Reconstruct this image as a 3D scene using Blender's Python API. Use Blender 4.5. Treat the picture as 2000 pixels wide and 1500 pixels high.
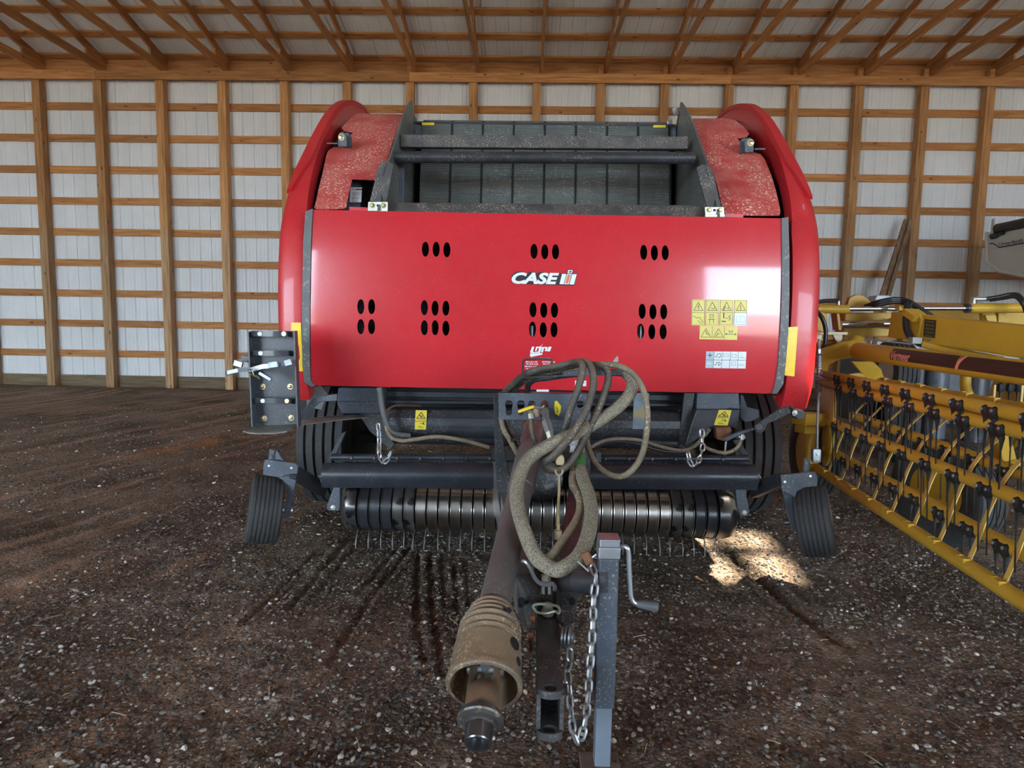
import bpy, bmesh, math, random
import numpy as np
from mathutils import Vector, Matrix
from mathutils.geometry import delaunay_2d_cdt
random.seed(7); np.random.seed(7)
for o in list(bpy.data.objects): bpy.data.objects.remove(o)
S = bpy.context.scene; COL = S.collection; PI = math.pi
# ------------------------------------------------------------------ camera, daylight, exposure
F, PITCH, YAW, ROLL, EYE = 1200.0, .09405, .02219, .01639, 1.38
CFW = Vector((-math.sin(YAW)*math.cos(PITCH), math.cos(YAW)*math.cos(PITCH), -math.sin(PITCH)))
_r = Vector((math.cos(YAW), math.sin(YAW), 0)); _u = _r.cross(CFW)
CR = _r*math.cos(ROLL)+_u*math.sin(ROLL); CU = _u*math.cos(ROLL)-_r*math.sin(ROLL)
C0 = Vector((0, 0, EYE))
cd = bpy.data.cameras.new('camera'); cam = bpy.data.objects.new('camera', cd); COL.objects.link(cam)
cd.sensor_width = 36; cd.lens = F*36/2000; cd.clip_start = .05; cd.clip_end = 200
cam.matrix_world = Matrix((CR, CU, -CFW)).transposed().to_4x4(); cam.location = C0
S.camera = cam
S.view_settings.view_transform = 'Standard'; S.view_settings.look = 'None'
S.view_settings.gamma = 1; S.view_settings.use_curve_mapping = False
S.view_settings.exposure = EXPO = 3.3
S.cycles.use_denoising = True
S.cycles.max_bounces = 10; S.cycles.diffuse_bounces = 6; S.cycles.glossy_bounces = 4
S.cycles.sample_clamp_indirect = 6; S.cycles.caustics_reflective = False; S.cycles.caustics_refractive = False
W = bpy.data.worlds.new('sky'); S.world = W; W.use_nodes = True
wn = W.node_tree.nodes; bg = wn['Background']
bg.inputs[0].default_value = (.66, .83, 1.0, 1); bg.inputs[1].default_value = 2.2
SUN = Vector((.38, -.15, .91)).normalized()
sd = bpy.data.lights.new('sun', 'SUN'); sd.energy = 3.6; sd.angle = math.radians(1.2); sd.color = (1, .86, .66)
so = bpy.data.objects.new('sun', sd); COL.objects.link(so); so.rotation_euler = SUN.to_track_quat('Z', 'Y').to_euler()
WB, XL, XR, YF = 12.21, -15.5, 15.5, -9.5      # back wall post faces, side walls, front wall
DOORS = [(-15.2, -5.6, 4.7), (4.6, 15.2, 4.0)]      # openings of the front wall: x0, x1, height
for a, b, h in DOORS:                              # light portals that guide the sky light through the openings
    ld = bpy.data.lights.new('doorway_portal', 'AREA'); ld.shape = 'RECTANGLE'; ld.size = b-a; ld.size_y = h; ld.cycles.is_portal = True
    lo = bpy.data.objects.new('doorway_portal', ld); COL.objects.link(lo); lo.location = ((a+b)/2, YF-.3, h/2)
    lo.rotation_euler = (PI/2, 0, PI)
# ------------------------------------------------------------------ helpers
def at(px, py, Y):                                  # the point of the vertical plane at distance Y seen at a pixel of the photograph
    d = CR*((px-1000)/F)-CU*((py-750)/F)+CFW
    return C0+d*(Y/d.y)
def atX(px, py, X):
    d = CR*((px-1000)/F)-CU*((py-750)/F)+CFW
    return C0+d*(X/d.x)
ORG = {}
def root_of(o):
    while o.parent: o = o.parent
    return o
def org(o): return ORG.get(root_of(o).name, Vector()) if o else Vector()
def thing(name, loc, label=None, cat=None, group=None, kind=None, parent=None):
    o = bpy.data.objects.new(name, None); COL.objects.link(o); o.empty_display_size = .1
    if parent: o.parent = parent
    else: o.location = loc; ORG[o.name] = Vector(loc)
    return tag(o, label, cat, group, kind)
def tag(o, label=None, cat=None, group=None, kind=None):
    for k, v in (('label', label), ('category', cat), ('group', group), ('kind', kind)):
        if v: o[k] = v
    return o
def frame_of(d, up=Vector((0, 0, 1))):
    d = Vector(d).normalized(); up = Vector(up)
    if abs(d.dot(up)) > .98: up = Vector((0, 1, 0)) if abs(d.y) < .9 else Vector((1, 0, 0))
    s = d.cross(up).normalized(); return d, s, s.cross(d)
def spline(P, n=8):                                 # Catmull-Rom through points (any dimension)
    P = [Vector(p) for p in P]; Q = [P[0]*2-P[1]]+P+[P[-1]*2-P[-2]]; out = []
    for i in range(1, len(Q)-2):
        a, b, c, d = Q[i-1:i+3]
        for k in range(n):
            t = k/n
            out.append(.5*((2*b)+(c-a)*t+(2*a-5*b+4*c-d)*t*t+(3*b-a-3*c+d)*t**3))
    out.append(P[-1]); return out
class MB:
    def __init__(s): s.v = []; s.f = []; s.m = []
    def add(s, V, Fs, mi=0):
        n = len(s.v); s.v += [tuple(p) for p in V]; s.f += [tuple(i+n for i in q) for q in Fs]; s.m += [mi]*len(Fs); return s
    def box(s, c, size, mi=0, rot=None):
        c = Vector(c); h = Vector(size)/2; R = rot or Matrix.Identity(3)
        V = [c+R@Vector((x*h.x, y*h.y, z*h.z)) for x in (-1, 1) for y in (-1, 1) for z in (-1, 1)]
        return s.add(V, [(0, 1, 3, 2), (4, 6, 7, 5), (0, 4, 5, 1), (2, 3, 7, 6), (0, 2, 6, 4), (1, 5, 7, 3)], mi)
    def bar(s, a, b, w, h, mi=0, up=(0, 0, 1)):     # rectangular bar from a to b, w sideways, h along up
        a, b = Vector(a), Vector(b); d, sd, u = frame_of(b-a, up)
        return s.add([p+sd*x*w/2+u*y*h/2 for p in (a, b) for x, y in ((-1, -1), (1, -1), (1, 1), (-1, 1))],
                     [(0, 1, 2, 3), (7, 6, 5, 4), (0, 4, 5, 1), (1, 5, 6, 2), (2, 6, 7, 3), (3, 7, 4, 0)], mi)
    def tube(s, P, r, n=10, mi=0, cap=True):
        P = [Vector(p) for p in P]; R = r if isinstance(r, (list, tuple)) else [r]*len(P)
        V = []; sd = None
        for i, p in enumerate(P):
            t = (P[min(i+1, len(P)-1)]-P[max(i-1, 0)]).normalized()
            if sd is None: sd = frame_of(t)[1]
            else:
                sd = sd-t*sd.dot(t)
                sd = sd.normalized() if sd.length > 1e-6 else frame_of(t)[1]
            u = t.cross(sd)
            V += [p+(sd*math.cos(2*PI*k/n)+u*math.sin(2*PI*k/n))*R[i] for k in range(n)]
        Fs = [(i*n+k, i*n+(k+1) % n, (i+1)*n+(k+1) % n, (i+1)*n+k) for i in range(len(P)-1) for k in range(n)]
        if cap: Fs += [tuple(range(n))[::-1], tuple((len(P)-1)*n+k for k in range(n))]
        return s.add(V, Fs, mi)
    def cyl(s, a, b, r, r2=None, n=16, mi=0): return s.tube([a, b], [r, r if r2 is None else r2], n, mi)
    def lathe(s, p0, d, prof, n=24, mi=0, cap=True):  # prof: (distance along d, radius)
        p0 = Vector(p0); d, sd, u = frame_of(d); V = []
        for t, r in prof: V += [p0+d*t+(sd*math.cos(2*PI*k/n)+u*math.sin(2*PI*k/n))*max(r, 1e-4) for k in range(n)]
        L = len(prof)
        Fs = [(i*n+k, i*n+(k+1) % n, (i+1)*n+(k+1) % n, (i+1)*n+k) for i in range(L-1) for k in range(n)]
        if cap: Fs += [tuple(range(n))[::-1], tuple((L-1)*n+k for k in range(n))]
        return s.add(V, Fs, mi)
    def prism(s, P, vec, mi=0):
        P = [Vector(p) for p in P]; vec = Vector(vec); n = len(P)
        return s.add(P+[p+vec for p in P], [tuple(range(n))[::-1], tuple(range(n, 2*n))]+[(i, (i+1) % n, n+(i+1) % n, n+i) for i in range(n)], mi)
    def pp(s, L, Y, t, mi=0):                        # plate: outline in pixels at distance Y, thickness t away from the camera
        return s.prism([at(*(p if len(p) == 3 else (p[0], p[1], Y))) for p in L], (0, t, 0), mi)
    def ball(s, c, r, mi=0, n=8, sc=(1, 1, 1)):
        c = Vector(c); V = [c+Vector((0, 0, r*sc[2]))]
        for i in range(1, n//2):
            a = PI*i/(n//2)
            V += [c+Vector((r*sc[0]*math.sin(a)*math.cos(2*PI*k/n), r*sc[1]*math.sin(a)*math.sin(2*PI*k/n), r*sc[2]*math.cos(a))) for k in range(n)]
        V.append(c-Vector((0, 0, r*sc[2]))); m = n//2-1
        Fs = [(0, 1+k, 1+(k+1) % n) for k in range(n)]+[(1+i*n+k, 1+(i+1)*n+k, 1+(i+1)*n+(k+1) % n, 1+i*n+(k+1) % n) for i in range(m-1) for k in range(n)]
        Fs += [(1+(m-1)*n+k, len(V)-1, 1+(m-1)*n+(k+1) % n) for k in range(n)]
        return s.add(V, Fs, mi)
    def bolt(s, p, d, r, h=None, mi=0):              # hexagonal bolt head on a washer
        p = Vector(p); d = Vector(d).normalized(); h = h or r*.8
        s.lathe(p, d, [(0, r*1.45), (h*.25, r*1.45)], 12, mi); return s.lathe(p, d, [(0, r), (h, r), (h*1.15, r*.75)], 6, mi)
    def mesh(s, name, mats, o=Vector(), smooth=35):
        me = bpy.data.meshes.new(name); me.from_pydata([(x-o[0], y-o[1], z-o[2]) for x, y, z in s.v], [], s.f)
        for m in mats: me.materials.append(m)
        if len(mats) > 1: me.polygons.foreach_set('material_index', s.m)
        bm = bmesh.new(); bm.from_mesh(me); bmesh.ops.recalc_face_normals(bm, faces=bm.faces); bm.to_mesh(me); bm.free()
        if smooth:
            me.polygons.foreach_set('use_smooth', [True]*len(me.polygons)); me.set_sharp_from_angle(angle=math.radians(smooth))
        me.update(); return me
    def build(s, name, mats, parent=None, smooth=35, bevel=0, **kw):
        if not isinstance(mats, (list, tuple)): mats = [mats]
        o = bpy.data.objects.new(name, s.mesh(name, mats, org(parent), smooth)); COL.objects.link(o)
        if parent: o.parent = parent
        if bevel:
            b = o.modifiers.new('bevel', 'BEVEL'); b.width = bevel; b.segments = 2; b.limit_method = 'ANGLE'; b.harden_normals = False
        return tag(o, **kw)
def inst(name, me, parent, M=Matrix.Identity(4)):
    o = bpy.data.objects.new(name, me); COL.objects.link(o); o.parent = parent
    o.matrix_local = Matrix.Translation(-org(parent))@M; return o
def basis(p, x, y, z): return Matrix((x, y, z)).transposed().to_4x4().__class__(((x[0], y[0], z[0], p[0]), (x[1], y[1], z[1], p[1]), (x[2], y[2], z[2], p[2]), (0, 0, 0, 1)))
# ------------------------------------------------------------------ materials
MATS = {}
def mat(name, col, rough=.5, metal=0., var=.12, vs=6., bump=0., bs=60., dust=None, coat=0., stretch=(1, 1, 1), spec=.5, wear=None, tint=0., dust_up=0.):
    if name in MATS: return MATS[name]
    m = bpy.data.materials.new(name); MATS[name] = m; m.use_nodes = True
    nt = m.node_tree; N = nt.nodes; L = nt.links; b = N['Principled BSDF']
    b.inputs['Metallic'].default_value = metal; b.inputs['Specular IOR Level'].default_value = spec
    b.inputs['Coat Weight'].default_value = coat; b.inputs['Coat Roughness'].default_value = .06
    tc = N.new('ShaderNodeTexCoord'); mp = N.new('ShaderNodeMapping'); mp.inputs['Scale'].default_value = stretch
    L.new(tc.outputs['Object'], mp.inputs[0])
    nz = N.new('ShaderNodeTexNoise'); nz.inputs['Scale'].default_value = vs; nz.inputs['Detail'].default_value = 6; L.new(mp.outputs[0], nz.inputs[0])
    def mix(a, bb, f):
        x = N.new('ShaderNodeMix'); x.data_type = 'RGBA'
        for sk, v in ((x.inputs[6], a), (x.inputs[7], bb), (x.inputs[0], f)):
            if hasattr(v, 'node'): L.new(v, sk)
            else: sk.default_value = v if not isinstance(v, tuple) else v+(1,)
        return x.outputs[2]
    def ramp(src, lo, hi):
        r = N.new('ShaderNodeMapRange'); r.inputs[1].default_value = lo; r.inputs[2].default_value = hi; L.new(src, r.inputs[0]); return r.outputs[0]
    def noise(sc, det=4, st=None):
        n = N.new('ShaderNodeTexNoise'); n.inputs['Scale'].default_value = sc; n.inputs['Detail'].default_value = det
        L.new((tc.outputs['Object'] if st is None else mp.outputs[0]), n.inputs[0]); return n.outputs[0]
    c = mix(tuple(x*(1-var) for x in col), tuple(min(1, x*(1+var)) for x in col), ramp(nz.outputs[0], .3, .7))
    ro = rough
    if tint:
        oi = N.new('ShaderNodeObjectInfo'); hs = N.new('ShaderNodeHueSaturation'); L.new(ramp(oi.outputs['Random'], 0, 1), hs.inputs['Value'])
        r = hs.inputs['Value'].links[0].from_node; r.inputs[3].default_value = 1-tint; r.inputs[4].default_value = 1+tint; L.new(c, hs.inputs['Color']); c = hs.outputs[0]
    if wear:                                          # (colour, noise scale, threshold)
        c = mix(c, wear[0], ramp(noise(wear[1], 6), wear[2], wear[2]+.06))
    if dust:                                          # (colour, amount 0..1, chaff scale): film and chaff flecks
        f1 = ramp(noise(dust[2]*.12), .35, .75); f2 = ramp(noise(dust[2], 2), .62-.12*dust[1], .70-.12*dust[1])
        if dust_up:
            g = N.new('ShaderNodeNewGeometry'); sx = N.new('ShaderNodeSeparateXYZ'); L.new(g.outputs['Normal'], sx.inputs[0]); up = ramp(sx.outputs[2], .05, .9)
            mu = N.new('ShaderNodeMath'); mu.operation = 'MULTIPLY_ADD'; L.new(up, mu.inputs[0]); mu.inputs[1].default_value = dust_up; L.new(f1, mu.inputs[2]); f1 = mu.outputs[0]
        m1 = N.new('ShaderNodeMath'); m1.operation = 'MULTIPLY'; L.new(f1, m1.inputs[0]); m1.inputs[1].default_value = dust[1]*.4; m1.use_clamp = True
        c = mix(c, dust[0], m1.outputs[0])
        m2 = N.new('ShaderNodeMath'); m2.operation = 'MULTIPLY'; L.new(f2, m2.inputs[0]); L.new(ramp(noise(dust[2]*.06), .4, .6), m2.inputs[1]); m2.inputs[1].links[0].from_node.inputs[4].default_value = min(1, dust[1]*1.6); m2.use_clamp = True
        c = mix(c, tuple(min(1, x*1.35) for x in dust[0]), m2.outputs[0])
        rr = N.new('ShaderNodeMapRange'); L.new(m1.outputs[0], rr.inputs[0]); rr.inputs[3].default_value = rough; rr.inputs[4].default_value = min(1, rough+.45); L.new(rr.outputs[0], b.inputs['Roughness']); ro = None
    L.new(c, b.inputs['Base Color'])
    if ro is not None: b.inputs['Roughness'].default_value = ro
    if bump:
        bp = N.new('ShaderNodeBump'); bp.inputs['Strength'].default_value = bump; bp.inputs['Distance'].default_value = .004
        L.new(noise(bs, 5, 1), bp.inputs['Height']); L.new(bp.outputs[0], b.inputs['Normal'])
    return m
DUST = (.36, .29, .21)
RED = mat('red_paint', (.60, .022, .034), .22, var=.05, vs=2, coat=1., dust=((.66, .22, .20), .07, 130), spec=.4)
REDS = mat('red_side_paint', (.56, .018, .026), .38, var=.06, vs=2, coat=.25, dust=((.66, .24, .20), .12, 110))
REDD = mat('dusty_red_paint', (.52, .016, .022), .34, var=.08, vs=3, coat=.2, dust=((.66, .46, .36), .55, 85), dust_up=.5)
BLK = mat('black_paint', (.026, .029, .035), .34, var=.3, vs=4, dust=((.12, .11, .10), .5, 90), bump=.1, bs=90)
HITCH = mat('hitch_paint', (.045, .045, .048), .4, var=.25, vs=6, dust=((.22, .20, .18), .5, 130), bump=.1)
BRKT = mat('bracket_paint', (.040, .045, .055), .35, var=.2, vs=4, dust=((.2, .19, .18), .3, 110))
BLKG = mat('glossy_black_paint', (.020, .024, .034), .34, var=.2, coat=.3, dust=((.09, .09, .09), .3, 110))
SLATE = mat('slate_grey_paint', (.066, .080, .105), .38, var=.2, vs=5, dust=((.25, .24, .22), .4, 100), bump=.1)
CHAR = mat('chaff_covered_charcoal', (.055, .05, .05), .6, var=.2, dust=((.36, .32, .26), .45, 120))
TRIM = mat('grey_rubber_trim', (.12, .125, .125), .5, var=.15, dust=((.25, .24, .23), .4, 60))
RUBBER = mat('tyre_rubber', (.036, .036, .037), .7, var=.25, vs=9, dust=((.10, .09, .075), .3, 120), bump=.3, bs=120)
STEEL = mat('worn_steel', (.56, .54, .50), .26, metal=1, var=.25, vs=7, stretch=(1, 1, 1), wear=((.23, .16, .12), 9, .62))
ZINC = mat('zinc_plate', (.46, .49, .52), .4, metal=.9, var=.12, vs=12, dust=(DUST, .25, 60))
PALEZ = mat('pale_passivated_plate', (.62, .66, .56), .38, metal=.7, var=.12, vs=12, dust=((.5, .45, .33), .3, 60))
DCHR = mat('dull_chrome_strap', (.20, .22, .25), .34, metal=1, var=.3, vs=20)
CHROME = mat('chrome_rod', (.72, .74, .76), .08, metal=1, var=.03)
BRASS = mat('yellow_zinc_bolt', (.52, .45, .27), .3, metal=.9, var=.15, vs=20)
RUST = mat('rusty_steel', (.20, .085, .04), .7, metal=.3, var=.5, vs=16, bump=.3)
YEL = mat('implement_yellow', (.54, .32, .030), .42, var=.12, vs=3, dust=((.34, .24, .10), .2, 60), spec=.3)
YELP = mat('pale_yellow_strip', (.60, .40, .09), .45, var=.12, vs=8)
STICK = mat('warning_yellow', (.86, .66, .03), .4, var=.04)
STICKP = mat('decal_pale_yellow', (.80, .66, .16), .45, var=.06)
REFL = mat('reflector_amber', (.95, .62, .02), .3, var=.05, vs=30)
WHITE = mat('decal_white', (.80, .84, .85), .4, var=.03)
SILV = mat('decal_silver', (.52, .60, .66), .4, var=.06)
INK = mat('decal_black', (.015, .015, .018), .45, var=.1)
INKG = mat('decal_grey_ink', (.10, .10, .09), .5, var=.1)
ORNG = mat('decal_orange', (.80, .17, .06), .4, var=.05)
PINK = mat('decal_pink', (.75, .25, .20), .4, var=.05)
HOSE = mat('dusty_rubber_hose', (.040, .036, .032), .5, var=.4, vs=22, dust=((.34, .26, .17), .4, 110), dust_up=2.2)
HOSET = mat('tan_dusty_hose', (.19, .15, .10), .65, var=.3, vs=18, dust=((.38, .30, .20), .5, 90), dust_up=1.)
BRAID = mat('braided_sleeve', (.27, .235, .17), .85, var=.6, vs=190, bump=1., bs=230)
PLUG = mat('tan_rubber_plug', (.42, .32, .18), .7, var=.2, vs=20)
DARKIN = mat('dark_interior', (.010, .009, .009), .7, var=.3)  # near-black colour standing in for shade inside openings and recesses
BELT = mat('belt_rubber', (.115, .125, .118), .55, var=.15, vs=4, bump=.35, bs=60, stretch=(.3, .3, 3.2), dust=((.30, .29, .25), .3, 70))
_n = BELT.node_tree; _w = _n.nodes.new('ShaderNodeTexWave'); _w.bands_direction = 'Z'; _w.inputs['Scale'].default_value = 34; _t = _n.nodes.new('ShaderNodeTexCoord'); _n.links.new(_t.outputs['Object'], _w.inputs[0])
_b = _n.nodes.new('ShaderNodeBump'); _b.inputs['Strength'].default_value = .8; _b.inputs['Distance'].default_value = .004; _n.links.new(_w.outputs['Fac'], _b.inputs['Height']); _n.links.new(_b.outputs[0], _n.nodes['Principled BSDF'].inputs['Normal'])
SHIELD = mat('muddy_plastic_shield', (.13, .10, .072), .5, var=.55, vs=7, dust=((.42, .29, .165), .55, 110), dust_up=1.8, bump=.25, bs=30)
SHAFT = mat('dull_brown_shaft', (.115, .100, .094), .42, var=.25, vs=4, dust=((.20, .155, .12), .35, 90))
GREEN = mat('green_tape', (.05, .15, .04), .5)
TENT = mat('cream_tank_paint', (.58, .54, .46), .4, var=.06, vs=2)
TARP = mat('dark_tarp', (.03, .024, .02), .5)
RIM = mat('pale_wheel_rim', (.55, .50, .46), .4, var=.1)
GRIP = mat('grey_plastic_grip', (.09, .095, .105), .5, var=.2)
def wood(name, axis, c0=(.55, .26, .095), c1=(.33, .135, .042), treated=False):
    m = bpy.data.materials.new(name); m.use_nodes = True; N = m.node_tree.nodes; L = m.node_tree.links; b = N['Principled BSDF']
    b.inputs['Roughness'].default_value = .62; b.inputs['Specular IOR Level'].default_value = .25
    tc = N.new('ShaderNodeTexCoord'); mp = N.new('ShaderNodeMapping'); oi = N.new('ShaderNodeObjectInfo')
    sc = [9, 9, 9]; sc[axis] = .7; mp.inputs['Scale'].default_value = sc; L.new(tc.outputs['Object'], mp.inputs[0])
    cb = N.new('ShaderNodeCombineXYZ'); mu = N.new('ShaderNodeMath'); mu.operation = 'MULTIPLY'; L.new(oi.outputs['Random'], mu.inputs[0]); mu.inputs[1].default_value = 37
    for i in range(3): L.new(mu.outputs[0], cb.inputs[i])
    L.new(cb.outputs[0], mp.inputs[1])
    nz = N.new('ShaderNodeTexNoise'); nz.inputs['Scale'].default_value = 2.4; nz.inputs['Detail'].default_value = 7; nz.inputs['Distortion'].default_value = .6; L.new(mp.outputs[0], nz.inputs[0])
    cr = N.new('ShaderNodeValToRGB'); cr.color_ramp.elements[0].position = .3; cr.color_ramp.elements[0].color = c1+(1,); cr.color_ramp.elements[1].position = .66; cr.color_ramp.elements[1].color = c0+(1,)
    L.new(nz.outputs[0], cr.inputs[0])
    mk = N.new('ShaderNodeMapping'); k = [6, 6, 6]; k[axis] = 2.6; mk.inputs['Scale'].default_value = k; L.new(tc.outputs['Object'], mk.inputs[0]); L.new(cb.outputs[0], mk.inputs[1])
    vo = N.new('ShaderNodeTexVoronoi'); vo.inputs['Scale'].default_value = 1.; L.new(mk.outputs[0], vo.inputs[0])
    kr = N.new('ShaderNodeMapRange'); kr.inputs[1].default_value = .07; kr.inputs[2].default_value = .13; kr.inputs[3].default_value = .8; kr.inputs[4].default_value = 0; L.new(vo.outputs['Distance'], kr.inputs[0])
    x = N.new('ShaderNodeMix'); x.data_type = 'RGBA'; L.new(kr.outputs[0], x.inputs[0]); L.new(cr.outputs[0], x.inputs[6]); x.inputs[7].default_value = (.12, .04, .015, 1)
    hs = N.new('ShaderNodeHueSaturation'); r = N.new('ShaderNodeMapRange'); r.inputs[3].default_value = .78; r.inputs[4].default_value = 1.18; L.new(oi.outputs['Random'], r.inputs[0]); L.new(r.outputs[0], hs.inputs['Value']); L.new(x.outputs[2], hs.inputs['Color'])
    out = hs.outputs[0]
    if treated:                                       # the spliced treated lower end of a post is another, greyer wood
        g = N.new('ShaderNodeNewGeometry'); sp = N.new('ShaderNodeSeparateXYZ'); L.new(g.outputs['Position'], sp.inputs[0])
        tr = N.new('ShaderNodeMapRange'); tr.inputs[1].default_value = 3.3; tr.inputs[2].default_value = 3.0; L.new(sp.outputs[2], tr.inputs[0])
        y = N.new('ShaderNodeMix'); y.data_type = 'RGBA'; L.new(tr.outputs[0], y.inputs[0]); L.new(out, y.inputs[6])
        z = N.new('ShaderNodeMix'); z.data_type = 'RGBA'; z.blend_type = 'MULTIPLY'; z.inputs[0].default_value = 1; L.new(out, z.inputs[6]); z.inputs[7].default_value = (.95, 1.15, 1.5, 1); L.new(z.outputs[2], y.inputs[7]); out = y.outputs[2]
    L.new(out, b.inputs['Base Color'])
    return m
WX, WY, WZ = wood('lumber_along_wall', 0), wood('lumber_across_roof', 1), wood('lumber_upright', 2, (.60, .31, .125), (.36, .165, .06), True)
WSK = wood('treated_skirt', 0, (.22, .16, .09), (.12, .085, .05)); WOLD = wood('old_board', 2, (.30, .20, .12), (.14, .08, .045))
SHEET = mat('white_steel_sheet', (.74, .75, .74), .42, var=.05, vs=1.5, tint=.03)
CONC = mat('outdoor_gravel', (.30, .27, .23), .9, var=.2, vs=1)
# ------------------------------------------------------------------ floor: gravel and dirt
def atZ(px, py, Z=0):
    d = CR*((px-1000)/F)-CU*((py-750)/F)+CFW
    return C0+d*((Z-EYE)/d.z)
def vnoise(x, y, sc, seed):
    x = x*sc; y = y*sc; xi = np.floor(x).astype(np.int64); yi = np.floor(y).astype(np.int64); fx = x-xi; fy = y-yi
    fx = fx*fx*(3-2*fx); fy = fy*fy*(3-2*fy)
    def h(a, b):
        n = (a*374761393+b*668265263+seed*1274126177) & 0x7fffffff; n = ((n ^ (n >> 13))*1274126177) & 0x7fffffff
        return ((n ^ (n >> 16)) & 0xffff)/65535.
    return (h(xi, yi)*(1-fx)+h(xi+1, yi)*fx)*(1-fy)+(h(xi, yi+1)*(1-fx)+h(xi+1, yi+1)*fx)*fy
RUTS = []
for L, dp, wd in (([(630, 1071), (472, 1224)], .016, .016), ([(648, 1066), (500, 1215)], .012, .014), ([(675, 1066), (562, 1192)], .016, .016), ([(700, 1066), (600, 1180)], .010, .014),
                  ([(801, 1071), (720, 1170), (640, 1300)], .016, .016), ([(780, 1068), (700, 1160)], .010, .014), ([(817, 1080), (814, 1224), (828, 1290)], .020, .016), ([(839, 1089), (841, 1188), (864, 1318)], .020, .016),
                  ([(861, 1098), (868, 1170)], .014, .015), ([(886, 1102), (893, 1197)], .016, .016), ([(905, 1090), (915, 1180)], .012, .015), ([(1416, 1080), (1620, 1248)], .020, .03), ([(1380, 1060), (1500, 1180)], .014, .02), ([(1470, 1120), (1650, 1265)], .016, .03)):
    RUTS.append(([atZ(*p) for p in L], dp, wd))
def ground_h(x, y):
    h = .018*(vnoise(x, y, .9, 1)-.5)+.016*(vnoise(x, y, 2.7, 2)-.5)+.010*(vnoise(x, y, 8, 3)-.5)+.007*(vnoise(x, y, 22, 4)-.5)+.004*(vnoise(x, y, 48, 5)-.5)
    for P, dp, wd in RUTS:
        for a, b in zip(P[:-1], P[1:]):
            dx, dy = b.x-a.x, b.y-a.y; t = np.clip(((x-a.x)*dx+(y-a.y)*dy)/(dx*dx+dy*dy), 0, 1)
            d = np.hypot(x-a.x-t*dx, y-a.y-t*dy); h = h-dp*np.exp(-(d/wd)**2)*np.minimum(1, 5*np.minimum(t, 1-t)+.35)+dp*.45*np.exp(-((d-2.1*wd)/wd)**2)
    m = np.exp(-((y-11.6)/.5)**2)*.05*(.4+vnoise(x, y, 3, 9)); return h+m
xs = np.unique(np.concatenate([np.arange(-15.6, -4, .4), np.arange(-4, -2.2, .07), np.arange(-2.2, 2.6, .022), np.arange(2.6, 5, .07), np.arange(5, 15.7, .4)]).round(4))
ys = np.unique(np.concatenate([np.arange(-9.6, .8, .5), np.arange(.8, 1.3, .1), np.arange(1.3, 4.4, .022), np.arange(4.4, 7, .08), np.arange(7, 12.7, .16)]).round(4))
gx, gy = np.meshgrid(xs, ys); gz = ground_h(gx, gy); nx, ny = len(xs), len(ys)
me = bpy.data.meshes.new('floor'); co = np.stack([gx, gy, gz], -1).reshape(-1, 3)
idx = np.arange(nx*ny).reshape(ny, nx); q = np.stack([idx[:-1, :-1], idx[:-1, 1:], idx[1:, 1:], idx[1:, :-1]], -1).reshape(-1, 4)
me.vertices.add(len(co)); me.vertices.foreach_set('co', co.ravel()); me.loops.add(q.size); me.loops.foreach_set('vertex_index', q.ravel().astype(np.int32))
me.polygons.add(len(q)); me.polygons.foreach_set('loop_start', np.arange(0, q.size, 4, dtype=np.int32)); me.polygons.foreach_set('use_smooth', [True]*len(q)); me.update(calc_edges=True)
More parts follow.
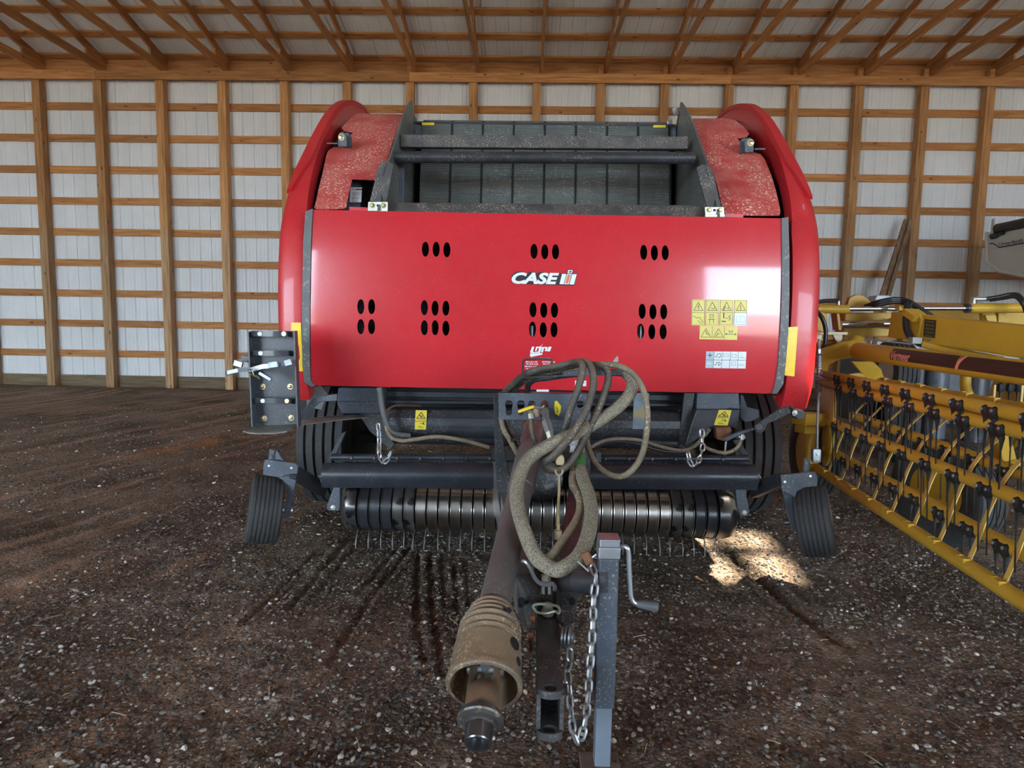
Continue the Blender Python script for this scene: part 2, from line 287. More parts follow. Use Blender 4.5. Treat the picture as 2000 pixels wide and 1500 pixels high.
def dirt():
    m = bpy.data.materials.new('gravel_dirt'); m.use_nodes = True; N = m.node_tree.nodes; L = m.node_tree.links; b = N['Principled BSDF']; b.inputs['Roughness'].default_value = .92; b.inputs['Specular IOR Level'].default_value = .2
    tc = N.new('ShaderNodeTexCoord')
    def nz(sc, det=6, src=None):
        n = N.new('ShaderNodeTexNoise'); n.inputs['Scale'].default_value = sc; n.inputs['Detail'].default_value = det; L.new(src or tc.outputs['Object'], n.inputs[0]); return n.outputs[0]
    def rng(s, a, bb, c=0, d=1):
        r = N.new('ShaderNodeMapRange'); L.new(s, r.inputs[0])
        for i, v in enumerate((a, bb, c, d)): r.inputs[i+1].default_value = v
        return r.outputs[0]
    def mix(a, bb, f, bt='MIX'):
        x = N.new('ShaderNodeMix'); x.data_type = 'RGBA'; x.blend_type = bt
        for sk, v in ((x.inputs[6], a), (x.inputs[7], bb), (x.inputs[0], f)):
            if hasattr(v, 'node'): L.new(v, sk)
            else: sk.default_value = v+(1,) if isinstance(v, tuple) else v
        return x.outputs[2]
    def mul(a, bb):
        x = N.new('ShaderNodeMath'); x.operation = 'MULTIPLY'
        for i, v in enumerate((a, bb)):
            if hasattr(v, 'node'): L.new(v, x.inputs[i])
            else: x.inputs[i].default_value = v
        return x.outputs[0]
    c = mix((.105, .073, .050), (.29, .215, .155), rng(nz(1.1), .35, .65))          # dark loam to drier gravel
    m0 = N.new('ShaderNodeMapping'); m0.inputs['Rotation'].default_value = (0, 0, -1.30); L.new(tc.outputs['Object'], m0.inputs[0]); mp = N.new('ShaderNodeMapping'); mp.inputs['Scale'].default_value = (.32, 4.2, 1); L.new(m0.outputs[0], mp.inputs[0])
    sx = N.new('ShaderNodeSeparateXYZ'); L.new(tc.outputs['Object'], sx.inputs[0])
    streak = mul(rng(nz(1.0, 9, mp.outputs[0]), .50, .66), rng(sx.outputs[0], -.7, -1.9))                          # long reddish-tan streaks, fading in towards the left
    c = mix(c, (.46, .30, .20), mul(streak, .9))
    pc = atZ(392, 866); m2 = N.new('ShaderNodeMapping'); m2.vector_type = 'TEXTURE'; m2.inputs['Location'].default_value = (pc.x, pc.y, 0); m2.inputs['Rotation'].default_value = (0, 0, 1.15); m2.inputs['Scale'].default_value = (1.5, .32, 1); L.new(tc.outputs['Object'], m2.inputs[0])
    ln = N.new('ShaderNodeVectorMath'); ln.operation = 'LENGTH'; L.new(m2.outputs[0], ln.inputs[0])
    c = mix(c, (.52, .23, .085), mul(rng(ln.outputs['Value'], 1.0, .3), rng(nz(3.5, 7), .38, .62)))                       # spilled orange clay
    vo = N.new('ShaderNodeTexVoronoi'); vo.inputs['Scale'].default_value = 70; L.new(tc.outputs['Object'], vo.inputs[0])
    se = N.new('ShaderNodeSeparateColor'); L.new(vo.outputs['Color'], se.inputs[0])
    c = mix(c, (.36, .31, .26), mul(rng(se.outputs[0], .72, .95), rng(nz(2.2), .36, .58, .25, .95)))                # pale pebbles in the mix
    c = mix(c, (.020, .017, .015), mul(rng(se.outputs[1], .74, .88), .55))
    c = mix(c, (.016, .013, .011), rng(nz(.55, 3), .60, .72, 0, .6))                                                 # damp dark ground
    L.new(c, b.inputs['Base Color'])
    h = N.new('ShaderNodeMath'); h.operation = 'ADD'; L.new(mul(rng(vo.outputs['Distance'], 0, .7, 1, 0), .8), h.inputs[0]); L.new(nz(130, 4), h.inputs[1])
    bp = N.new('ShaderNodeBump'); bp.inputs['Strength'].default_value = .8; bp.inputs['Distance'].default_value = .006; L.new(h.outputs[0], bp.inputs['Height']); L.new(bp.outputs[0], b.inputs['Normal'])
    return m
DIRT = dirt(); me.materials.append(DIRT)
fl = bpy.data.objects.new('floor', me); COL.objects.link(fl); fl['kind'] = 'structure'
MB().box((0, -40, -.15), (140, 61, .28)).build('ground', CONC, smooth=0, kind='structure')
def scatter(name, n, rng, smin, smax, power, cols, parent=None, seed=1):
    R = np.random.RandomState(seed); P0 = []
    while len(P0) < n:                                # denser where the picture sees it nearer, in gravelly drifts
        x = R.uniform(rng[0], rng[1], n); y = rng[2]+(rng[3]-rng[2])*R.uniform(0, 1, n)**power
        k = vnoise(x, y, 1.6, 21)*.6+vnoise(x, y, 5, 22)*.4 > R.uniform(.05, .75, n)
        P0 += list(zip(x[k], y[k]))
    P = np.array(P0[:n]); bm = bmesh.new(); bmesh.ops.create_icosphere(bm, subdivisions=1, radius=1)
    v0 = np.array([v.co[:] for v in bm.verts]); f0 = np.array([[v.index for v in f.verts] for f in bm.faces]); bm.free(); nv = len(v0)
    s = smin*(smax/smin)**(R.uniform(0, 1, n)**2.2); a = R.uniform(0, 6.283, n); sq = np.stack([R.uniform(.8, 1.35, n), R.uniform(.65, 1., n), R.uniform(.42, .75, n)], -1)
    v = v0[None]*sq[:, None]*(1+R.uniform(-.32, .28, (n, nv, 1))); ca, sa = np.cos(a)[:, None], np.sin(a)[:, None]; tl = R.uniform(-.35, .35, (n, 1))
    x = v[..., 0]*ca-v[..., 1]*sa; y = v[..., 0]*sa+v[..., 1]*ca; z = v[..., 2]+x*tl
    co = np.stack([x*s[:, None]+P[:, :1], y*s[:, None]+P[:, 1:], z*s[:, None]+(ground_h(P[:, 0], P[:, 1])+s*.22)[:, None]], -1).reshape(-1, 3)
    f = (f0[None]+np.arange(n)[:, None, None]*nv).reshape(-1, 3).astype(np.int32)
    me = bpy.data.meshes.new(name); me.vertices.add(len(co)); me.vertices.foreach_set('co', co.ravel()); me.loops.add(f.size); me.loops.foreach_set('vertex_index', f.ravel())
    me.polygons.add(len(f)); me.polygons.foreach_set('loop_start', np.arange(0, f.size, 3, dtype=np.int32)); me.update(calc_edges=True)
    ci = R.choice(len(cols), n, p=[w for _, w in cols])
    for c, _ in cols: me.materials.append(c)
    me.polygons.foreach_set('material_index', np.repeat(ci, len(f0)).astype(np.int32)); me.polygons.foreach_set('use_smooth', [True]*len(f)); me.set_sharp_from_angle(angle=.55)
    o = bpy.data.objects.new(name, me); COL.objects.link(o); o.parent = parent; return o
PEB = [(mat('dark_stone', (.065, .055, .048), .85, var=.4, vs=30), .48), (mat('brown_stone', (.15, .12, .095), .85, var=.4, vs=30), .28), (mat('grey_stone', (.26, .235, .21), .8, var=.3, vs=30), .15), (mat('tan_stone', (.38, .32, .25), .8, var=.3, vs=30), .06), (mat('pale_stone', (.60, .57, .52), .75, var=.2, vs=30), .03)]
o = scatter('gravel', 85000, (-2.6, 2.8, 1.4, 4.8), .0028, .0125, 1.5, PEB, seed=3); tag(o, 'loose mixed gravel strewn over the dark dirt floor', 'gravel', kind='stuff')
o = scatter('gravel', 16000, (-7, 4.5, 4.2, 9.5), .005, .017, 1.2, PEB, seed=8); tag(o, 'loose gravel thinning out towards the back of the floor', 'gravel', kind='stuff')
st = MB(); SR = random.Random(5)
for i in range(120):
    x, y = SR.uniform(-2.4, 2.4), 1.5+3.6*SR.random()**1.3; z = float(ground_h(np.array(x), np.array(y)))+.012; a = SR.uniform(0, PI); l = SR.uniform(.008, .03)*(1.6 if SR.random() < .1 else 1)
    p = Vector((x, y, z)); d = Vector((math.cos(a), math.sin(a), SR.uniform(-.1, .2)))*l; st.tube([p-d, p+Vector((0, 0, .002)), p+d], SR.uniform(.0008, .0017), 4)
st.build('straw', mat('dry_straw', (.55, .44, .27), .7, var=.3, vs=20), label='thin dry straw bits scattered over the gravel floor', cat='straw', kind='stuff')
# ------------------------------------------------------------------ back wall: posts, girts, ribbed steel sheets
wall = thing('wall_back', (0, WB, 0), kind='structure')
PX0, BAY, ZT = -9.719+.077, 1.2192, 6.003               # centre of the first post in view, post spacing, underside of the plate
G0 = 4.180+EYE
GY = WB+.16                                           # front of the girts
def sheet_profile(x0, x1, out):                        # ribbed sheet: major ribs every 9 inches, low swages between
    P = []; x = x0; n = int(round((x1-x0)/.2286))
    for i in range(n):
        b = x0+i*.2286
        P += [(b, .019), (b+.012, .019), (b+.03, 0), (b+.072, 0), (b+.078, .004), (b+.10, .004), (b+.106, 0), (b+.145, 0), (b+.151, .004), (b+.173, .004), (b+.179, 0), (b+.212, 0)]
    P += [(x1-.012, .0175), (x1, .0175)]
    return P
SPX = sheet_profile(0, .9144, 1)
sm = MB(); n = len(SPX)
sm.add([(x, d, z) for z in (.15, 6.5) for x, d in SPX]+[(x, d+.003, z) for z in (.15, 6.5) for x, d in SPX], [(i, i+1, n+i+1, n+i) for i in range(n-1)]+[(2*n+i, 3*n+i, 3*n+i+1, 2*n+i+1) for i in range(n-1)])
SHM = sm.mesh('metal_sheet', [SHEET], smooth=25)
for i in range(34):
    inst('metal_sheet', SHM, wall, Matrix.Translation((XL+i*.9144, GY+.042, 0)))
pm = MB()
for k in (-1, 0, 1): pm.box((k*.0525, .079+abs(k)*.004, 3.0), (.0505, .155, 6.18))
POSTM = pm.mesh('post', [WZ], smooth=0)
PXS = [PX0+BAY*k for k in range(-4, 21)]
for x in PXS:
    if abs(x) < 15.3: inst('post', POSTM, wall, Matrix.Translation((x, WB, 0)))
GIRT = MB().box((0, .019, 0), (BAY*4-.004, .038, .140)).mesh('girt', [WX], smooth=0)
for i in range(10):
    z = G0-.6096*i
    if z < .1: continue
    for j in range(-1, 7):
        off = BAY*2*(i % 2)
        x = PX0-BAY*4+BAY*4*j+off+BAY*2
        if -15 < x-BAY*2.2 and x+BAY*2.2 < 15.4 or abs(x) < 13: inst('girt', GIRT, wall, Matrix.Translation((x, GY, z)))
for j in range(-1, 6):
    x = PX0-BAY*4+BAY*5*j+BAY*2.5
    MB().box((x, WB-.02, ZT+.08), (BAY*5-.004, .038, .165)).build('plate_board', WX, wall, 0)
    MB().box((x+BAY, GY+.019, ZT+.33), (BAY*5-.004, .038, .205)).build('header_board', WX, wall, 0)
    MB().box((x, GY+.018, .095), (BAY*5-.004, .036, .29)).build('skirt_board', WSK, wall, 0)
for i, x in enumerate(PXS):                            # post tops standing up behind the plate beside the truss heels
    if abs(x) < 15.2: MB().box((x+.0, WB+.05, ZT+.24), (.088, .09, .16)).build('post_top', WX, wall, 0)
# ------------------------------------------------------------------ other walls of the shed
def flat_wall(name, P, n):
    w = thing(name, P[0], kind='structure'); MB().prism(P, n).build('wall_sheet', SHEET, w, 0); return w
flat_wall('wall_left', [(XL, YF, 0), (XL, WB+.3, 0), (XL, WB+.3, 6.5), (XL, 1.4, 9.2), (XL, YF, 6.5)], (-.1, 0, 0))
flat_wall('wall_right', [(XR, YF, 0), (XR, WB+.3, 0), (XR, WB+.3, 6.5), (XR, 1.4, 9.2), (XR, YF, 6.5)], (.1, 0, 0))
wf = thing('wall_front', (0, YF, 0), kind='structure')
e = [XL]+[v for d in DOORS for v in d[:2]]+[XR]
for k in range(0, len(e), 2): MB().box(((e[k]+e[k+1])/2, YF-.05, 3.25), (e[k+1]-e[k], .1, 6.5)).build('wall_sheet', SHEET, wf, 0)
for a, b, h in DOORS: MB().box(((a+b)/2, YF-.05, (h+6.5)/2), (b-a, .1, 6.5-h)).build('wall_sheet', SHEET, wf, 0)
# ------------------------------------------------------------------ ceiling: trusses, purlins, ribbed roof sheets
ceil = thing('ceiling', (0, WB, ZT), kind='structure')
YE, ZE, SL = WB+.20, 6.475, .25                       # eave line of the roof underside and its slope
YR = 1.4
def zr(y): return ZE+SL*(YE-y) if y > YR else ZE+SL*(YE-YR)-SL*(YR-y)
TW = .04
T1 = MB()
for (za, zb) in ((ZT+.165, ZT+.165),): T1.box((0, (GY+YF)/2, ZT+.165+.07), (TW, GY-YF, .14))
BC = T1.mesh('bottom_chord', [WY], smooth=0)
def chord(y0, y1, name):
    m = MB(); P = [(-TW/2, y0, zr(y0)-.045), (-TW/2, y1, zr(y1)-.045), (-TW/2, y1, zr(y1)-.19), (-TW/2, y0, zr(y0)-.19)]
    return m.prism(P, (TW, 0, 0)).mesh(name, [WY], smooth=0)
TC1, TC2 = chord(GY, YR, 'top_chord'), chord(YR, YF, 'top_chord')
hm = MB().prism([(-TW/2, GY, ZT+.29), (-TW/2, GY-.55, ZT+.29), (-TW/2, GY-.55, zr(GY-.55)-.17), (-TW/2, GY, zr(GY)-.17)], (TW, 0, 0)).mesh('heel_block', [WY], smooth=0)
wbm = []
for y0, y1 in ((9.2, 7.2), (7.2, 5.2), (5.2, 3.2), (3.2, 1.4), (-.4, 1.4), (-2.4, -.4), (-4.4, -2.4)):
    wbm.append(MB().bar((0, y0, ZT+.30), (0, y1, zr(y1)-.19), TW*.9, .09).mesh('web', [WY], smooth=0))
for i, x in enumerate(PXS):
    if abs(x) > 15.2: continue
    t = thing('truss', None, parent=ceil); Mx = Matrix.Translation((x+.085, 0, 0))
    for nm, m in [('bottom_chord', BC), ('top_chord', TC1), ('top_chord', TC2), ('heel_block', hm)]+[('web', w) for w in wbm]: inst(nm, m, t, Mx)
PUR = MB().box((0, 0, 0), (BAY*5-.004, .14, .038)).mesh('purlin', [WX], smooth=0)
for side in (0, 1):
    for i in range(19):
        y = (YE-.10-.591*i) if side == 0 else YF+.1+.591*i
        if side == 0 and y < YR or side == 1 and y > YR: continue
        M0 = Matrix.Rotation(-math.atan(SL) if side == 0 else math.atan(SL), 4, 'X')
        for j in range(5):
            x = PX0-BAY*4.5+BAY*5*(j+.5)+BAY*(i % 2); inst('purlin', PUR, ceil, Matrix.Translation((x, y, zr(y)-.022))@M0)
GAP = (0, 0)
def roof_sheet(name, y0, y1):
    m = MB(); k = len(SPX); m.add([(x, y, zr(y)+d*.8+o) for o in (0, .003) for y in (y0, y1) for x, d in SPX], [(i, i+1, k+i+1, k+i) for i in range(k-1)]+[(2*k+i, 3*k+i, 3*k+i+1, 2*k+i+1) for i in range(k-1)])
    return m.mesh(name, [SHEET], smooth=25)
PATCH = Vector((1.30, 3.72, 0)); tt = 10.5
for _ in range(20): tt = (zr((PATCH+SUN*tt).y))/SUN.z
HOLE = PATCH+SUN*tt                                   # roof gap added out of view to drop a strip of sun on the floor
R1, R2 = roof_sheet('roof_sheet', WB+.5, YR), roof_sheet('roof_sheet', YR, YF-.3)
hx0 = HOLE.x-.25
HL = .42
R3, R4 = roof_sheet('roof_sheet', WB+.5, HOLE.y+HL), roof_sheet('roof_sheet', HOLE.y-HL, YR)
for i in range(-10, 45):
    x = hx0+.9144*(i-18)
    if x < XL-.9 or x > XR: continue
    inst('roof_sheet', R2, ceil, Matrix.Translation((x, 0, 0)))
    if i == 18:
        for r in (R3, R4): inst('roof_sheet', r, ceil, Matrix.Translation((x, 0, 0)))
        for w in (.5, ): MB().prism([(x+w, HOLE.y+HL, zr(HOLE.y+HL)), (x+.9144, HOLE.y+HL, zr(HOLE.y+HL)), (x+.9144, HOLE.y-HL, zr(HOLE.y-HL)), (x+w, HOLE.y-HL, zr(HOLE.y-HL))], (0, 0, .003)).build('roof_sheet', SHEET, ceil, 0)
    else: inst('roof_sheet', R1, ceil, Matrix.Translation((x, 0, 0)))
# ------------------------------------------------------------------ round baler
CX = .10
B = thing('round_baler', (CX, 4.6, 0), 'red and black round baler with open bale chamber and front hitch', 'baler')
def prof_len(P):
    s = [0]
    for a, b in zip(P[:-1], P[1:]): s.append(s[-1]+math.hypot(b[0]-a[0], b[1]-a[1]))
    return s
def prof_pt(P, s):
    L = prof_len(P)
    for i in range(len(P)-1):
        if s <= L[i+1] or i == len(P)-2:
            t = (s-L[i])/(L[i+1]-L[i]); dy, dz = P[i+1][0]-P[i][0], P[i+1][1]-P[i][1]; l = math.hypot(dy, dz)
            return P[i][0]+dy*t, P[i][1]+dz*t, (-dz/l, dy/l)         # normal points out: towards -Y and up
def hit(px, py, P):                                   # where a pixel's ray meets the extruded profile: (X, arc length)
    d = CR*((px-1000)/F)-CU*((py-750)/F)+CFW; L = prof_len(P); best = None
    for i in range(len(P)-1):
        (y0, z0), (y1, z1) = P[i], P[i+1]; dy, dz = y1-y0, z1-z0
        den = d.y*dz-d.z*dy
        if abs(den) < 1e-9: continue
        t = ((y0-C0.y)*dz-(z0-C0.z)*dy)/den; k = ((C0.y+t*d.y-y0)*dy+(C0.z+t*d.z-z0)*dz)/(dy*dy+dz*dz)
        lo = -2 if i == 0 else -1e-6; hi = 3 if i == len(P)-2 else 1+1e-6
        if lo <= k <= hi and t > 0 and (best is None or t < best[0]): best = (t, C0.x+t*d.x, L[i]+k*(L[i+1]-L[i]))
    return best[1], best[2]
def on(px, py, P, off=0):
    x, s = hit(px, py, P); y, z, n = prof_pt(P, s); return Vector((x, y+n[0]*off, z+n[1]*off))
def inside(p, poly):
    c = False; j = len(poly)-1
    for i in range(len(poly)):
        if (poly[i][1] > p[1]) != (poly[j][1] > p[1]) and p[0] < (poly[j][0]-poly[i][0])*(p[1]-poly[i][1])/(poly[j][1]-poly[i][1])+poly[i][0]: c = not c
        j = i
    return c
def sheet(name, P, outer, holes, step, th, m, parent, **kw):  # curved plate with real cut-outs; outlines in pixels
    def loop(Lp): return [hit(x, y, P) for x, y in Lp]
    def dens(Lp, st):
        out = []
        for a, b in zip(Lp, Lp[1:]+Lp[:1]):
            k = max(1, int(math.hypot(b[0]-a[0], b[1]-a[1])/st)); out += [(a[0]+(b[0]-a[0])*i/k, a[1]+(b[1]-a[1])*i/k) for i in range(k)]
        return out
    O = dens(loop(outer), step); H = [loop(h) for h in holes]; V = []; E = []
    for Lp in [O]+H:
        n0 = len(V); V += Lp; E += [(n0+i, n0+(i+1) % len(Lp)) for i in range(len(Lp))]
    x0, x1 = min(p[0] for p in O), max(p[0] for p in O); s0, s1 = min(p[1] for p in O), max(p[1] for p in O)
    fat = [[(c[0]+(p[0]-c[0])*1.25, c[1]+(p[1]-c[1])*1.25) for p in h] for h in H for c in [(sum(q[0] for q in h)/len(h), sum(q[1] for q in h)/len(h))]]
    for i in range(1, int((x1-x0)/step)+1):
        for j in range(1, int((s1-s0)/step)+1):
            p = (x0+i*step, s0+j*step)
            if inside(p, O) and not any(inside(p, h) for h in fat): V.append(p)
    r = delaunay_2d_cdt([Vector(v) for v in V], E, [], 0, 1e-6); vv = r[0]
    fs = [f for f in r[2] for c in [(sum(vv[i][0] for i in f)/len(f), sum(vv[i][1] for i in f)/len(f))] if inside(c, O) and not any(inside(c, h) for h in H)]
    mb = MB(); mb.add([(p[0],)+prof_pt(P, p[1])[:2] for p in vv], fs)
    o = mb.build(name, m, parent, 60, **kw); sd = o.modifiers.new('thickness', 'SOLIDIFY'); sd.thickness = th; sd.offset = 0; sd.use_rim = True; es = o.modifiers.new('edges', 'EDGE_SPLIT'); es.split_angle = .6
    return o
def ell(cx, cy, rx, ry, n=20): return [(cx+rx*math.cos(2*PI*i/n), cy+ry*math.sin(2*PI*i/n)) for i in range(n)]
# -- profiles in the (Y, Z) plane
PANEL = [(3.345-.045*(1-(2*i/20-1)**2), .95+i*.06) for i in range(21)]
SP = [(3.37, .95), (3.315, 1.1), (3.30, 1.4), (3.31, 1.65), (3.345, 1.85), (3.40, 1.99), (3.48, 2.11), (3.60, 2.245), (3.74, 2.38), (3.90, 2.53), (4.07, 2.68), (4.25, 2.81), (4.45, 2.92), (4.68, 3.0), (4.95, 3.05), (5.3, 3.05), (5.7, 2.96), (6.1, 2.70), (6.4, 2.25), (6.5, 1.7), (6.42, 1.2), (6.3, .95)]
_k = spline([(a, b, 0) for a, b in SP], 3); SP = [(v[0], v[1]) for v in _k]
def inset(P, d):
    out = []
    for i in range(len(P)):
        a, b = P[max(i-1, 0)], P[min(i+1, len(P)-1)]; dy, dz = b[0]-a[0], b[1]-a[1]; l = math.hypot(dy, dz) or 1; out.append((P[i][0]+dz/l*d, P[i][1]-dy/l*d))
    return out
SHP = [p for p in inset(SP, .05) if p[1] > 1.93 and p[0] < 5.4]; SHP = [(SHP[0][0]-.012, SHP[0][1]-.1)]+SHP
# -- front panel with its oval vents
VENTS = [(831, 487), (852, 487), (873, 488), (1043, 491), (1064, 492), (1085, 492), (1257, 493), (1278, 494), (1299, 494),
         (705, 599), (726, 599), (829, 601), (850, 602), (871, 602), (1041, 605), (1062, 606), (1083, 606), (1254, 608), (1275, 609), (1296, 609),
         (705, 638), (726, 638), (829, 640), (850, 640), (871, 641), (1040, 643), (1061, 644), (1082, 644), (1251, 647), (1273, 648), (1295, 648)]
PANO = [(612, 410), (760, 413), (1070, 419), (1380, 424), (1527, 427), (1526, 520), (1523, 620), (1519, 700), (1515, 768), (1300, 765), (1070, 761), (840, 757), (614, 752), (608, 740), (607, 640), (608, 540), (610, 470)]
panel = sheet('front_panel', PANEL, PANO, [ell(x, y, 7, 14.8) for x, y in VENTS], .06, .006, RED, B, label='wide red front panel pierced by oval vents')
def decal(name, parent, layers, P=PANEL, **kw):       # layers: (material, [polygons or ('line', pts, width)], offset)
    mb = MB(); mats = []
    for m, shapes, off in layers:
        if m not in mats: mats.append(m)
        mi = mats.index(m)
        for s in shapes:
            if s[0] == 'line':
                for a, b in zip(s[1][:-1], s[1][1:]):
                    dx, dy = b[0]-a[0], b[1]-a[1]; l = math.hypot(dx, dy) or 1; nx_, ny_ = -dy/l*s[2]/2, dx/l*s[2]/2; ex, ey = dx/l*s[2]/2, dy/l*s[2]/2
                    q = [(a[0]+nx_-ex, a[1]+ny_-ey), (b[0]+nx_+ex, b[1]+ny_+ey), (b[0]-nx_+ex, b[1]-ny_+ey), (a[0]-nx_-ex, a[1]-ny_-ey)]
                    mb.add([on(x, y, P, off) for x, y in q], [(0, 1, 2, 3)], mi)
            elif s[0] == 'mesh': mb.add([on(x, y, P, off) for x, y in s[1]], s[2], mi)
            else: mb.add([on(x, y, P, off) for x, y in s], [tuple(range(len(s)))], mi)
    return mb.build(name, mats, parent, 0, **kw)
def words(txt, x0, y0, x1, y1, rise=0, bold=0., shear=0.):  # lettering fitted to a pixel box; returns ('mesh', pts, faces)
    c = bpy.data.curves.new('lettering', 'FONT'); c.body = txt; c.offset = bold; c.shear = shear; c.resolution_u = 3
    o = bpy.data.objects.new('lettering', c); COL.objects.link(o); bpy.context.view_layer.update()
    me = o.evaluated_get(bpy.context.evaluated_depsgraph_get()).to_mesh(); V = [v.co[:2] for v in me.vertices]; Fs = [tuple(p.vertices) for p in me.polygons]
    bpy.data.objects.remove(o); bpy.data.curves.remove(c)
    ax, bx = min(v[0] for v in V), max(v[0] for v in V); ay, by = min(v[1] for v in V), max(v[1] for v in V)
    return ('mesh', [(x0+(v[0]-ax)/(bx-ax)*(x1-x0), y1-(v[1]-ay)/(by-ay)*(y1-y0)+rise*(v[0]-ax)/(bx-ax)) for v in V], Fs)
Z8 = lambda L: [(985+x*.08, 510+y*.08) for x, y in L]
logo_back = Z8([(165, 430), (190, 340), (250, 285), (330, 255), (430, 255), (500, 300), (540, 320), (600, 265), (735, 268), (770, 310), (850, 272), (970, 272), (1050, 295), (1330, 288), (1385, 300), (1515, 295), (1545, 205), (1690, 208), (1660, 295), (1785, 300), (1705, 600), (300, 560), (220, 540), (175, 490)])
decal('logo_decal', panel, [(INK, [logo_back], .006),
      (WHITE, [words('CASE', 999.4, 532, 1092, 554.5, 1.2, .045, .28), Z8([(1408, 315), (1512, 318), (1447, 568), (1345, 562)]), Z8([(1655, 322), (1765, 322), (1697, 575), (1588, 570)]), Z8([(1530, 320), (1640, 320), (1568, 568), (1462, 566)]), Z8([(1555, 222), (1670, 225), (1645, 302), (1540, 300)])], .0075),
      (ORNG, [Z8([(1545, 338), (1618, 338), (1553, 552), (1485, 548)])], .009), (INKG, [Z8([(1580, 243), (1642, 245), (1630, 288), (1572, 286)])], .009)], label='white block-letter maker logo with black outline')
Z9 = lambda L: [(1000+x*.08, 650+y*.08) for x, y in L]
decal('dealer_decal', panel, [(WHITE, [Z9([(490, 335), (545, 335), (510, 460), (560, 470), (545, 500), (455, 490), (440, 470)]), Z9([(440, 505), (745, 490), (735, 530), (600, 560), (460, 585), (440, 560)]),
      Z9([(590, 335), (680, 335), (770, 262), (700, 335), (730, 345), (680, 490), (540, 490), (560, 462), (640, 455), (660, 370), (620, 372), (600, 440), (560, 440)]), Z9([(735, 345), (850, 340), (870, 360), (845, 440), (800, 445), (820, 372), (780, 375), (755, 470), (705, 475)]), Z9([(895, 335), (965, 338), (925, 450), (850, 448)]),
      words('Implement & Equipment', 1037, 698, 1075, 701), words('BEULAH, ND', 1027, 705, 1050, 708, .4, .02), words('701-873-4134', 1027, 709, 1051, 712, .4, .02), words('DICKINSON, ND', 1059, 705, 1084, 708, .4, .02), words('701-225-8123', 1060, 709, 1084, 712, .4, .02), words('MINOT, ND', 1025, 714, 1049, 717, .3, .02), words('701-852', 1027, 718.5, 1040, 721.5, .2, .02)], .006)], label='white dealer decal with lettering and telephone numbers')
def tri(cx, y0, y1, hw, w=1.1): return ('line', [(cx, y0), (cx-hw, y1), (cx+hw, y1), (cx, y0)], w)
Z6 = lambda L: [(1340+x*.10334, 575+y*.10334) for x, y in L]
def rect(x0, y0, x1, y1, sk=0): return [(x0, y0), (x1, y0+sk), (x1-.02*(y1-y0), y1+sk), (x0-.02*(y1-y0), y1)]
def box_line(x0, y0, x1, y1, w=.6): return ('line', [(x0, y0), (x1, y0), (x1, y1), (x0, y1), (x0, y0)], w)
def pic(L, w=1.0): return ('line', Z6(L), w)
w4 = []
for k, (x0, x1) in enumerate(((105, 350), (365, 618), (635, 885), (905, 1150))):
    w4.append((x0, x1))
decal('warning_decal', panel, [(STICKP, [Z6([(a, 95+4*k), (b, 97+4*k), (b-8, 585+4*k), (a-10, 580+4*k)]) for k, (a, b) in enumerate(w4[:3])]+[Z6([(905, 105), (1150, 108), (1146, 345), (900, 342)])], .005), (WHITE, [Z6([(900, 345), (1146, 348), (1142, 592), (893, 590)])], .005),
      (INKG, [tri(*[v for v in (Z6([((a+b)/2, 150)])[0][0], Z6([(0, 148)])[0][1], Z6([(0, 305)])[0][1], 9)]) for a, b in w4]+[('line', Z6([(a+8, 345), (b-8, 348)]), .7) for a, b in w4]+[('line', Z6([(a+10, 112), (b-10, 114), (b-16, 570), (a, 566), (a+10, 112)]), .5) for a, b in w4]
       +[pic([(240, 195), (215, 235), (238, 240), (225, 280)], 1.2), pic([(130, 410), (200, 445), (260, 440), (290, 500), (320, 520)]), pic([(215, 490), (250, 530), (300, 540)]), pic([(440, 380), (510, 385), (510, 430), (440, 430), (440, 380)]), pic([(425, 470), (525, 472)], 1.4), pic([(440, 475), (435, 540)]), pic([(510, 475), (515, 540)]), pic([(470, 260), (520, 275), (540, 230)]),
         pic([(735, 225), (705, 300)], 1.6), pic([(760, 260), (800, 275), (790, 240)]), pic([(705, 360), (705, 440)], 2.2), pic([(675, 510), (735, 512)], 2.2), pic([(740, 450), (790, 455)]), pic([(830, 395), (800, 420), (830, 450), (810, 490)], 1.2), pic([(1028, 200), (1024, 260)], 1.4), pic([(1024, 275), (1024, 285)], 1.4)], .006),
      (SILV, [pic([(940, 510), (950, 420), (1020, 415), (1090, 415), (1108, 430), (1108, 520), (940, 520)], 1.2), pic([(1022, 420), (1020, 515)])], .0065)], label='row of four yellow warning pictograms')
decal('warning_decal', panel, [(STICKP, [Z6([(255, 595), (968, 608), (960, 860), (245, 845)])], .005),
      (INKG, [('line', Z6([(490, 605), (486, 840)]), .7), ('line', Z6([(720, 610), (715, 845)]), .7), ('line', Z6([(370, 645), (275, 805), (465, 806), (370, 645)]), 1.0), ('line', Z6([(607, 648), (508, 806), (698, 808), (607, 648)]), 1.0), pic([(735, 748), (940, 754)], 1.1), pic([(760, 735), (735, 748), (760, 762)]), pic([(915, 740), (940, 754), (915, 766)]), pic([(805, 680), (810, 710), (865, 712), (870, 680)], 1.2), pic([(370, 690), (380, 740), (425, 765)], 1.3), pic([(560, 790), (590, 740), (620, 745)], 1.3)], .006)], label='long yellow warning decal with two triangles and an arrow')
